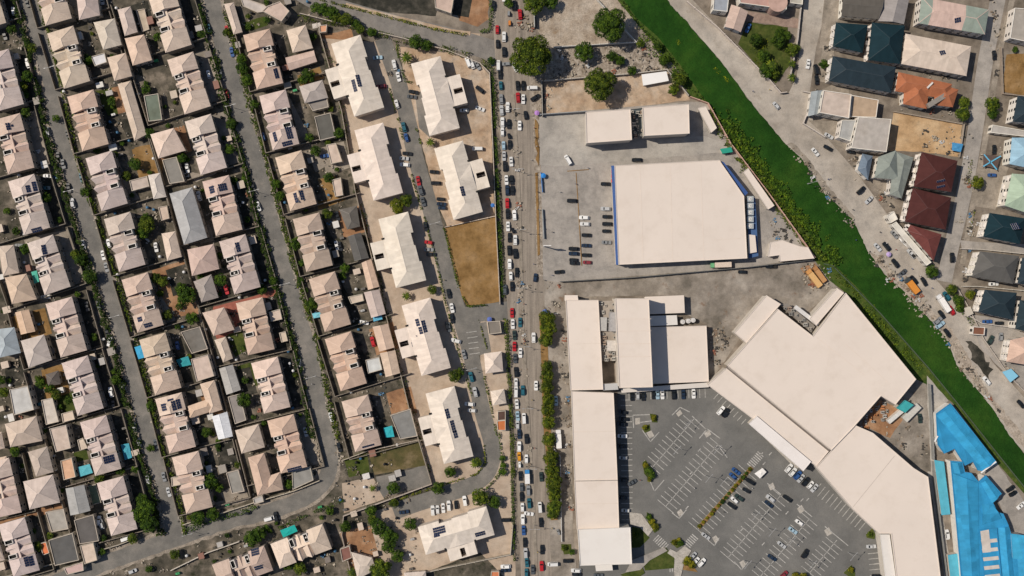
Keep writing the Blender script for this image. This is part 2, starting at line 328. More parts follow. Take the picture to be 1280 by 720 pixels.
sheet("bank", pts("755,-20 790,22 812,48 848,88 862,122 884,128 912,178 1016,322 1036,350 1057,366 1145,474 1160,482 1190,503 1246,578 1300,640") + [((a[0] + c[0]) / 2 + 4, a[1]) for a, c in [((x, y), (interp_x(CANR, y), y)) for x, y in CANL[::-1]]], "bank")
# water weed: a gently lumpy surface
def canal():
    n = 240; r = random.Random(5); b = MB(); rows = []
    import mathutils.noise as mn
    for i in range(n + 1):
        t = i / n * (len(CANL) - 1); k = min(int(t), len(CANL) - 2); f = t - k
        a = (lerp(CANL[k][0], CANL[k + 1][0], f), lerp(CANL[k][1], CANL[k + 1][1], f))
        t = i / n * (len(CANR) - 1); k = min(int(t), len(CANR) - 2); f = t - k
        c = (lerp(CANR[k][0], CANR[k + 1][0], f) + r.uniform(-.8, .8), lerp(CANR[k][1], CANR[k + 1][1], f) + r.uniform(-.8, .8)); row = []
        for j in range(41):
            u = j / 40; p = W(lerp(a[0], c[0], u), lerp(a[1], c[1], u), 0)
            p.z = .30 + .16 * mn.noise(Vector((p.x * .5, p.y * .5, 0))) + .08 * mn.noise(Vector((p.x * 1.6, p.y * 1.6, 3))) if 0 < j < 40 else .16
            row.append(p)
        rows.append(row)
    vs = [tuple(p) for row in rows for p in row]; fs = [[i * 41 + j, (i + 1) * 41 + j, (i + 1) * 41 + j + 1, i * 41 + j + 1] for i in range(n) for j in range(40)]
    b.v = vs; b.f = fs; b.m = [0] * len(fs); o = b.build("canal_water", "weed"); o['kind'] = 'structure'
canal()
EDGE = pts("842,-20 866,0 900,36 962,100 978,118 1008,113 1024,118 1016,150 1040,180 1062,205 1085,235 1112,272 1150,322 1166,345 1190,372 1212,402 1240,452 1310,530")
sheet("dirt_road", rag(CANR, .5) [:0] + CANR + EDGE[::-1], "dirtroad")
sheet("lane", "1006,-10 1036,-10 1030,20 1020,60 1012,116 985,118 996,95 1000,60", "dirtroad")
sheet("street", ribbon(smooth(pts("1256,-60 1247,0 1232,75 1221,150 1212,205 1202,255 1190,305 1180,352")), 19), "paving")
sheet("pavement", ribbon(pts("1270,-20 1247,75 1236,150 1226,205 1216,255 1203,330"), 7), "yard_light")
sheet("rubble_strip", rag("1085,315 1110,345 1128,360 1175,408 1186,426 1198,456 1245,512 1265,545 1285,565 1290,556 1236,490 1190,412 1150,375 1120,345 1100,322", 1.6, 5), "sandy")
sheet("rubble_strip", rag("984,180 1002,198 1030,240 1066,275 1068,271 1036,234 1010,198 992,178", 1.2, 4), "yard_light")
sheet("stain", rag("1208,425 1222,432 1240,462 1236,474 1215,450", 2, 4), "yard_dark")
for nm, mt, pl in [
    ("sand_lot", "ochre", "1117,140 1203,155 1198,196 1152,190 1108,188"), ("garden", "grass", "935,28 985,34 988,80 970,105 952,88 922,55"), ("field", "brown", "1258,68 1290,66 1290,120 1252,115"),
    ("driveway", "brownpave", "932,14 1000,24 1000,36 930,26"), ("yard_paving", "yard_light", "1225,212 1262,205 1245,262 1215,258"), ("yard_paving", "paving", "1200,300 1280,306 1280,318 1202,312"),
    ("yard_paving", "paving", "1200,392 1280,402 1290,500 1230,440 1212,404"), ("yard_paving", "yard_light", "1040,106 1062,112 1060,150 1020,142 1028,112"), ("yard_paving", "yard_light", "1010,150 1070,152 1064,190 1040,180"),
    ("yard_paving", "yard_light", "1028,60 1042,58 1044,104 1022,102"), ("yard_paving", "yard_light", "1030,0 1052,0 1048,60 1024,60"), ("apron", "concrete", "1158,470 1186,500 1170,515 1168,580 1190,720 1180,722 1160,590"),
    ("forecourt", "paving", "1225,590 1245,578 1290,640 1290,690 1262,668 1250,630"), ("plant_yard", "oil", "1100,495 1119,506 1145,474 1158,480 1164,590 1140,586 1066,536"), ("brown_slab", "soil", "1078,530 1100,500 1118,508 1132,520 1112,548"), ("pit", "soil", "1000,335 1018,328 1036,352 1016,358"),
]:
    sheet(nm, rag(pl, .7, 9, len(pl)), mt)
CP = bpy.data.objects["car_park"]
TZ = (level(pts("772,486 1110,730")) + 1) * .004
def tick_rows():
    b = MB()
    def line(a, c, w=.16):
        A, B_ = W(*a), W(*c); d = (B_ - A); 
        if d.length < .1: return
        s = d.normalized().cross(Vector((0, 0, 1))) * w; z = Vector((0, 0, TZ))
        b.face([A - s + z, B_ - s + z, B_ + s + z, A + s + z])
    def row(a, c, up=13.2, dn=13.2, sp=6.76, spine=True, w=.15):
        d = math.dist(a, c); ux, uy = (c[0] - a[0]) / d, (c[1] - a[1]) / d; nx, ny = -uy, ux
        if spine: line(a, c, w)
        for i in range(int(d / sp) + 1):
            x, y = a[0] + ux * sp * i, a[1] + uy * sp * i
            line((x - nx * up, y - ny * up), (x + nx * dn, y + ny * dn), w)
    row((815.5, 584), (868, 523)); row((832, 633), (898, 555)); row((872, 662), (936, 588), 15, 15); row((910, 697), (976, 619)); row((950, 721), (1012, 648)); row((1012, 716), (1046, 675))
    row((898, 492), (936, 527), 0, 9, 6.7, False); row((1025, 606), (1083, 654), 2, 13, 6.7, False); row((1098, 684), (1102, 725), 0, 14, 6.8, False)
    row((786, 487), (884, 484), 0, 13, 6.8, False); row((776, 500), (777, 655), 14, 0, 6.8, False)
    row((596, 414), (600, 442), 0, 13, 6.8, False)
    for a, c in (((791, 519), (815, 518)), ((791, 519), (792, 535)), ((800, 528), (815, 526)), ((840, 519), (850, 509)), ((850, 509), (862, 515)), ((865, 520), (884, 538)), ((884, 536), (874, 548)), ((884, 536), (900, 548)),
                 ((803, 538), (813, 552)), ((813, 552), (824, 540)), ((840, 641), (849, 648)), ((849, 648), (858, 637)), ((959, 604), (976, 618)), ((996, 630), (1015, 646)), ((1031, 658), (1060, 682)), ((812, 600), (818, 614)), ((818, 614), (830, 600)),
                 ((918, 702), (927, 712)), ((927, 712), (935, 702)), ((885, 675), (893, 682)), ((893, 682), (899, 672)), ((900, 560), (909, 572))): line(a, c, .2)
    for cx, cy, ux, uy, n in ((827, 679, .72, .69, 7), (864, 676, .66, -.75, 7), (945, 574, .66, -.75, 8), (846, 710, 1, 0, 6)):
        for i in range(n):
            t = (i - n / 2) * 2.8 ; nx, ny = -uy * 5, ux * 5
            line((cx + ux * t - nx, cy + uy * t - ny), (cx + ux * t + nx, cy + uy * t + ny), .26)
    r = random.Random(3)
    for _ in range(14):
        x, y = r.uniform(800, 1040), r.uniform(560, 700)
        if x < 780 + (y - 488) * .2 or x > 900 + (y - 488) * 0.9: continue
        line((x, y), (x + 3.4, y - 3.6), .22)
    b.build("bay_marking", "paint", CP)
tick_rows()
for pl in ("845,517 850,512 853,517 848,521", "794,523 800,522 800,530 794,531", "880,542 886,537 889,543 883,547", "808,541 814,538 818,545 812,548", "960,607 966,603 969,610 963,613", "996,636 1002,631 1006,638 1000,642", "1030,663 1036,659 1040,667 1034,670",
           "846,640 851,636 855,642 849,646", "924,703 929,700 933,706 928,710", "890,672 895,669 899,675 894,679"):
    sheet("island_slab", pl, "kerb", parent=CP)
# raised kerbed beds with planting, one thing each later receive plants
def slab(name, poly, h, top, side="kerb", label=None, cat=None, group=None):
    if isinstance(poly, str): poly = pts(poly)
    lv = level(poly) + 1; h = h + lv * .004; LAY.append((bbox(poly), int(h / .004), list(poly))); b = MB(); p = polyW(poly); b.prism(p, 0, h, 0, 1); o = b.build(name, [top, side])
    o['kind'] = 'structure'; return o
MED = [interp_pt for interp_pt in pts("641,118 645,180 648,230 651,320 654,420 660,520 666,620 671,730")]
slab("median", ribbon(smooth(MED), 4.2), .16, "yard_light")
slab("verge", rag(pts("672,150 674,206 671,206 669,150")), .1, "brown"); slab("verge", pts("672,216 675,318 672,320 669,216"), .12, "brown")
slab("verge", ribbon(smooth(pts("432,6 470,16 520,28 560,38 588,42")), 5), .12, "sand"); slab("verge", ribbon(smooth(pts("678,392 681,450 683,520 688,580 693,650")), 9), .12, "brown")
slab("median", ribbon(pts("873,660 940,584"), 5), .15, "brown")
slab("planter_bed", "790,658 800,660 812,672 800,684 789,685", .14, "grass"); slab("planter_bed", "803,700 832,684 843,697 842,710 806,713", .14, "grass"); slab("planter_bed", "775,718 802,708 806,716 790,726", .14, "grass")
slab("planter_bed", "803,578 807,575 818,592 812,600 805,592", .14, "grass"); slab("planter_bed", "812,517 820,518 822,528 815,528", .14, "grass"); slab("planter_bed", "802,534 812,530 813,538 806,541", .14, "grass")
slab("planter_bed", "808,640 814,643 824,662 818,666 810,655", .14, "grass"); slab("planter_bed", "837,677 850,673 856,680 846,685", .14, "grass"); slab("planter_bed", "1082,668 1090,660 1094,668 1093,674 1083,672", .14, "grass")
slab("planter_bed", "1054,716 1064,706 1069,716 1068,725", .14, "grass"); slab("planter_bed", "853,696 864,704 872,715 853,712", .14, "brown"); slab("planter_bed", "701,680 714,680 714,692 705,693", .14, "grass")
slab("footpath", "838,686 846,690 856,682 864,688 855,702 851,720 843,720 843,697 834,691", .06, "kerb"); slab("footpath", "786,640 802,642 816,662 810,670 800,659 788,655", .05, "kerb"); slab("footpath", "782,715 790,700 830,684 834,688 812,700 800,712", .09, "paving")

# ------------------------------------------------------------------ buildings
HOUSES = []     # occupancy for scattering (polygon map pts)
ROOFTRI = []    # (tri, owner) for setting panels on slopes
BEIGE = [(.60, .445, .35), (.64, .485, .385), (.57, .435, .35), (.62, .49, .40), (.66, .54, .45), (.55, .43, .36), (.56, .46, .42)]
LAV = [(.60, .505, .465), (.57, .48, .44), (.61, .50, .435), (.60, .475, .40)]
def wall_windows(root, q, z0, z1, rnd, sides=(0, 1, 2, 3), step=3.4, floors=2, w=1.3, h=1.3):
    for i in sides:
        a, c = Vector((*q[i], 0)), Vector((*q[(i + 1) % len(q)], 0)); d = c - a; L = d.length
        if L < 3: continue
        u = d.normalized(); nrm = Vector((u.y, -u.x, 0)); n = int(L / step)
        for fl in range(floors):
            for k in range(n):
                m = MB(); cx = a + u * (L * (k + .5) / n); zc = z0 + (z1 - z0) * (fl + .52) / floors
                for e, mi, ww in ((.03, 0, w + .24), (.05, 1, w)):
                    hh = h + (.24 if mi == 0 else 0); o = nrm * e
                    m.face([cx + o - u * ww / 2 + Vector((0, 0, zc - hh / 2)), cx + o + u * ww / 2 + Vector((0, 0, zc - hh / 2)), cx + o + u * ww / 2 + Vector((0, 0, zc + hh / 2)), cx + o - u * ww / 2 + Vector((0, 0, zc + hh / 2))], mi)
                if root.location.x > 90:
                    fm = MB(); gm = MB(); fm.v, fm.f, fm.m = m.v[:4], [[0, 1, 2, 3]], [0]; gm.v, gm.f, gm.m = m.v[4:], [[0, 1, 2, 3]], [0]
                    wo = fm.build("window", "frame", root); pm = gm.mesh("pane", ["glass"]); pm.transform(Matrix.Translation(-root.location)); po = bpy.data.objects.new("pane", pm); C.objects.link(po); po.parent = wo
                else: m.build("window", ["frame", "glass"], root)
def inset(q, d):
    n = len(q); out = []
    for i in range(n):
        p0, p1, p2 = Vector(q[i - 1]), Vector(q[i]), Vector(q[(i + 1) % n]); e1 = (p1 - p0).normalized(); e2 = (p2 - p1).normalized()
        n1 = Vector((-e1.y, e1.x)); n2 = Vector((-e2.y, e2.x)); bi = (n1 + n2)
        k = d / max(.35, 1 + n1.dot(n2)); out.append(tuple(p1 + bi * k))
    return out
def add_roof(b, q, z, rise, hips=(1, 1), axis=None, over=0, capm=1, owner=None, thick=.16, ridge_off=.5):
    """q: 4 CCW xy corners; ridge runs along the longer side (or axis 0: q0->q1, 1: q1->q2); hips at both ridge ends or gables"""
    q = [Vector(p) for p in q]
    l0 = (q[1] - q[0]).length; l1 = (q[2] - q[1]).length
    if axis is None: axis = 0 if l0 >= l1 else 1
    if axis == 1: q = q[1:] + q[:1]; l0, l1 = l1, l0
    # ridge along q0->q1
    mA = q[0].lerp(q[3], ridge_off); mB = q[1].lerp(q[2], ridge_off); d = (mB - mA); L = d.length; run = min(l1 / 2, L * .48)
    rA = mA + d * (run / L if hips[0] else 0); rB = mB - d * (run / L if hips[1] else 0)
    V = lambda p, zz: Vector((p[0], p[1], zz))
    e = [V(p, z) for p in q]; lo = [V(p, z - thick) for p in q]; A, B_ = V(rA, z + rise), V(rB, z + rise)
    b.quadring(lo, e, 0); b.cap(lo, 0, True)
    fs = [[e[0], e[1], B_, A], [e[2], e[3], A, B_], [e[1], e[2], B_], [e[3], e[0], A]]
    for f in fs: b.face(f, 0)
    if owner is not None: ROOFTRI.extend([(f, owner) for f in fs])
    for p, r in ((e[0], A), (e[3], A), (e[1], B_), (e[2], B_), (A, B_)): b.bar(p, r, .26, .05, capm)
RD = random.Random(77)
def shade(c, a=.05, rnd=RD):
    k = 1 + rnd.uniform(-a, a); return tuple(min(.95, v * k * (1 + rnd.uniform(-.015, .015))) for v in c)
def house(quad, kind='hip', h=5.6, rise=None, col=None, label="beige hip roofed house", cat="house", name="house", wallc=None, win=True, floors=None, group=None, exact=False, hips=(1, 1), axis=None, over=.45, parapet=.4, winsides=None):
    """quad: roof outline as seen on the plan, at eave height h"""
    if isinstance(quad, str): quad = pts(quad)
    q = polyW(quad, h); cx = sum(p[0] for p in quad) / len(quad); cy = sum(p[1] for p in quad) / len(quad)
    wc = (sum(p[0] for p in q) / len(q), sum(p[1] for p in q) / len(q), 0)
    root = empty(name, wc); col = shade(col or RD.choice(BEIGE)); wallc = wallc or (.50, .44, .37)
    HOUSES.append(quad); wq = inset(q, over) if kind != 'flat' else q
    b = MB(); b.prism(wq, 0, h - .02); b.build("wall", "wall", root, shade(wallc))
    b = MB(); small = min(math.dist(q[0], q[1]), math.dist(q[1], q[2]))
    if kind == 'flat':
        b.prism(q, h, h + .06); b.build("roof", "flat", root, col)
        if parapet:
            b = MB(); i2 = inset(q, .28); zt = h + .06 + parapet
            for i in range(len(q)):
                j = (i + 1) % len(q); P = [Vector((*q[i], h + .05)), Vector((*q[j], h + .05)), Vector((*q[j], zt)), Vector((*q[i], zt))]; I = [Vector((*i2[i], h + .05)), Vector((*i2[j], h + .05)), Vector((*i2[j], zt)), Vector((*i2[i], zt))]
                b.face(P); b.face(I[::-1]); b.face([P[3], P[2], I[2], I[3]])
            b.build("parapet", "wall", root, shade(wallc))
    else:
        rise = rise if rise is not None else small * (.27 if kind == 'hip' else .17)
        add_roof(b, q, h, rise, hips if kind == 'hip' else (0, 0), axis, owner=root); b.m = b.m
        if kind == 'gable':
            # fill gable ends down to the wall
            pass
        b.build("roof", ["roof", "rim"], root, col)
    if win: wall_windows(root, wq, 0.4, h, RD, winsides if winsides is not None else range(len(wq)), 3.6, floors or (2 if h > 4.5 else 1))
    thing(root, label, cat, cx, cy, group, exact); return root

def duplex(tl, bl, w=34.0, mirror=False, color=None, label="beige duplex"):
    EH = 6.2
    tl = Vector(W(*tl, EH)[:2]); bl = Vector(W(*bl, EH)[:2]); v = bl - tl; L = v.length; v.normalize(); u = Vector((-v.y, v.x))
    if u.x < 0: u = -u
    Wd = w * S * (H - EH) / H
    P = lambda a, c: tuple(tl + u * (((1 - a) if mirror else a) * Wd) + v * (c * L))
    R = lambda a0, a1, c0, c1: ccw([P(a0, c0), P(a1, c0), P(a1, c1), P(a0, c1)])
    cen = P(.5, .5); root = empty("duplex_house", (*cen, 0)); col = shade(color or RD.choice(BEIGE)); wc = (.52, .45, .38)
    jit = lambda: RD.uniform(-.012, .012)
    n1, s0 = .315 + jit(), .685 + jit()
    b = MB()
    for r_, zt in ((R(.02, .98, .01, n1 - .01), EH), (R(.02, .98, s0 + .01, .99), EH), (R(.10, .5, n1 - .01, s0 + .01), EH - .1), (R(.5, .97, n1 - .01, s0 + .01), EH - 1.0)): b.prism(r_, 0, zt - .03)
    b.build("wall", "wall", root, shade((.26, .23, .20)))
    def ends(c0, c1, south):
        b = MB(); zr = EH + 2.9
        # explicit: ridge along v at mid width, hip at the outer end, gable at the inner end
        A0, A1, B1, B0 = P(0, c0), P(1, c0), P(1, c1), P(0, c1)
        V = lambda p, z: Vector((p[0], p[1], z)); hip = .42 * Wd / L
        if south: ra, rb = P(.5, c0), P(.5, c1 - hip)
        else: ra, rb = P(.5, c0 + hip), P(.5, c1)
        e = [V(A0, EH), V(B0, EH), V(B1, EH), V(A1, EH)]
        def F(ps):
            n_ = (ps[1] - ps[0]).cross(ps[2] - ps[0])
            if n_.z < 0: ps = ps[::-1]
            b.face(ps, 0); ROOFTRI.append((ps, root))
        a, c = V(ra, zr), V(rb, zr)
        F([V(A0, EH), V(B0, EH), c, a]); F([V(A1, EH), a, c, V(B1, EH)])
        if south: F([V(B0, EH), V(B1, EH), c]); b.face([V(A0, EH), V(A1, EH), a], 0)
        else: F([V(A0, EH), V(A1, EH), a]); b.face([V(B0, EH), V(B1, EH), c], 0)
        ring = ccw([A0, A1, B1, B0]); b.quadring([V(p, EH - .16) for p in ring], [V(p, EH) for p in ring], 0)
        for p in ((V(A0, EH), a), (V(A1, EH), a), (V(B0, EH), c), (V(B1, EH), c)):
            if (p[0] - p[1]).length < Wd * .75 : b.bar(p[0], p[1], .24, .05, 1)
        b.bar(a, c, .24, .05, 1)
        b.build("roof", ["roof", "rim"], root, shade(col, .06))
    ends(0, n1, False); ends(s0, 1, True)
    # middle: lean-to slope on one side, two crosswise folds on the other
    V = lambda p, z: Vector((p[0], p[1], z))
    b = MB(); zl, zh = EH - .1, EH + .9; ra = [P(.12, n1), P(.12, s0), P(.52, s0), P(.52, n1)]; f = [V(ra[0], zl), V(ra[1], zl), V(ra[2], zh), V(ra[3], zh)]
    if (f[1] - f[0]).cross(f[2] - f[0]).z < 0: f = f[::-1]
    b.face(f, 0); ROOFTRI.append((f, root)); lo = [V(p, EH - .2) for p in ra]; hi = [V(ra[0], zl), V(ra[1], zl), V(ra[2], zh), V(ra[3], zh)]; b.quadring(lo, hi, 0)
    b.build("lean_to_roof", ["roof"], root, shade(col, .07))
    for cm_, wd in (((n1 + s0) / 2 - .01, .045), (s0 - .012, .028)):      # small crosswise gables stepping out on the lean-to side
        if wd < .04 and RD.random() < .5: continue
        b = MB(); ze, zr_ = EH - .35, EH + .75; A_, B_, C_, D_ = P(.03, cm_ - wd), P(.03, cm_ + wd), P(.36, cm_ + wd), P(.36, cm_ - wd); r0, r1 = P(.03, cm_), P(.44, cm_)
        for fa in ([V(A_, ze), V(r0, zr_), V(r1, zr_), V(D_, ze)], [V(r0, zr_), V(B_, ze), V(C_, ze), V(r1, zr_)]):
            if (fa[1] - fa[0]).cross(fa[2] - fa[0]).z < 0: fa = fa[::-1]
            b.face(fa, 0)
        b.face([V(A_, ze), V(B_, ze), V(r0, zr_)], 0); b.bar(V(r0, zr_), V(r1, zr_), .2, .05, 1); b.build("porch_roof", ["roof", "rim"], root, shade(col, .08))
    nf = 2
    for i in range(nf):
        c0 = lerp(n1, s0, i / nf); c1 = lerp(n1, s0, (i + 1) / nf); cm = lerp(c0, c1, .38)
        b = MB(); z0, z1 = EH - 1.3, EH + .95; bump = .10 if i % 2 == 0 else .06
        pa, pb, pc = (P(.52, c0), P(.93 + bump * .2, c0)), (P(.52, cm), P(1.03, cm)), (P(.52, c1), P(.93, c1))
        for fa in ([V(pa[0], z0 + .3), V(pa[1], z0), V(pb[1], z1 - .5), V(pb[0], z1)], [V(pb[0], z1), V(pb[1], z1 - .5), V(pc[1], z0), V(pc[0], z0 + .3)]):
            if (fa[1] - fa[0]).cross(fa[2] - fa[0]).z < 0: fa = fa[::-1]
            b.face(fa, 0)
        b.bar(V(pb[0], z1), V(pb[1], z1 - .5), .22, .05, 1); b.build("cross_roof", ["roof", "rim"], root, shade(col, .08))
    # open tank wells with white rims, inner shade painted near-black
    for cc in (n1 + .045, s0 - .06):
        b = MB(); a0, a1 = .09, .40; c0, c1 = cc - .042, cc + .042
        o_ = R(a0, a1, c0, c1); i_ = R(a0 + .025, a1 - .025, c0 + .012, c1 - .012); zt = EH + 1.5
        b.quadring([V(p, EH - .6) for p in o_], [V(p, zt) for p in o_], 0)
        for k in range(4): b.face([V(o_[k], zt), V(o_[(k + 1) % 4], zt), V(i_[(k + 1) % 4], zt), V(i_[k], zt)], 0)
        b.quadring([V(p, zt) for p in i_], [V(p, zt - .8) for p in i_], 1); b.face([V(p, zt - .8) for p in i_], 1)
        if RD.random() < .45:
            c_ = P(.24, cc); b.cyl(c_, .4, zt - .8, zt - .35, 8, 0)
        b.build("tank_well", ["frame", "void"], root, (.6, .56, .5))
    wq = R(.02, .98, .01, .99); wall_windows(root, wq, .4, 6.0, RD, [i for i in range(4) if math.dist(wq[i], wq[(i + 1) % 4]) > 15], 4.2, 2)
    corners = [P(0, 0), P(1, 0), P(1, 1), P(0, 1)]
    k = S * (H - EH) / H; q = [(c_[0] / k + 640, 360 - c_[1] / k) for c_ in corners]; HOUSES.append(q)
    cx = sum(p[0] for p in q) / 4; cy = sum(p[1] for p in q) / 4
    thing(root, label, "house", cx, cy, "semi-detached estate houses"); root['_q'] = 0; del root['_q']
    return root, q

DUP = {  # column: mirror, plot reach to the left and right of the house, houses
 'G': (False, -46, 22, ["-60,-75 -41,-8", "-45,-30 -25,38", "-22,70 -3,139", "-8,150 10,218", "10,227 30,294", "34,304 56,369", "57,380 76,447", "77,454 97,520", "100,528 119,595", "121,604 139,670"]),
 'F': (False, -20, 20, ["-22,580 -6,648", "-2,656 17,722"]),
 'H': (True, -9, 50, ["38,-35 57,32", "59,42 80,111", "84,121 103,189", "107,198 127,264", "130,274 149,340", "152,350 172,416", "174,425 194,494", "194,499 212,567", "215,572 233,642"]),
 'K': (False, -46, 22, ["185,-4 207,66", "209,75 231,143", "231,152 251,219", "253,227 270,295", "274,302 293,368", "295,379 310,444", "314,454 330,517", "334,526 351,592"]),
 'N': (True, -8, 56, ["304,44 321,112", "324,120 341,188", "344,197 363,264", "366,274 383,340", "386,349 406,415", "406,424 426,489", "427,502 444,565"]),
}
WHERE_COL = {'G': "backing the leftmost street's west side", 'F': "at the bottom left edge", 'H': "east of leftmost street", 'K': "west of second street", 'N': "east of second street"}
PLOTWALLS = []
def offs(q, uu, vv):
    tlx, tly = q[0]; ux, uy = (q[1][0] - q[0][0]), (q[1][1] - q[0][1]); d = math.hypot(ux, uy); ux /= d; uy /= d; vx, vy = (q[3][0] - q[0][0]), (q[3][1] - q[0][1]); e = math.hypot(vx, vy); vx /= e; vy /= e
    return (tlx + ux * uu + vx * vv, tly + uy * uu + vy * vv)
for cn, (mir, ul, ur, lst) in DUP.items():
    for s in lst:
        t, bb = pts(s); root, q = duplex(t, bb, 34, mir, color=RD.choice(LAV if cn in 'GF' or RD.random() < .2 else BEIGE), label="beige duplex with two tank wells")
        if q[0][0] > q[1][0]: q = [q[1], q[0], q[3], q[2]]
        PLOTWALLS.append((cn, q, ul, 34 + ur))
for a, c, d in (((265, 706), (330, 682), (343, 716)), ((338, 680), (403, 655), (413, 685))):
    # the two below the bend lie across: long side along the street
    tl_, bl_ = W(*c, 6.2), W(*a, 6.2)
    duplex(c, a, 33, False, label="beige duplex lying along the bend") 
B2 = (.58, .48, .40); GREY = (.30, .29, .28); LGREY = (.42, .40, .38); DKG = (.10, .095, .09)
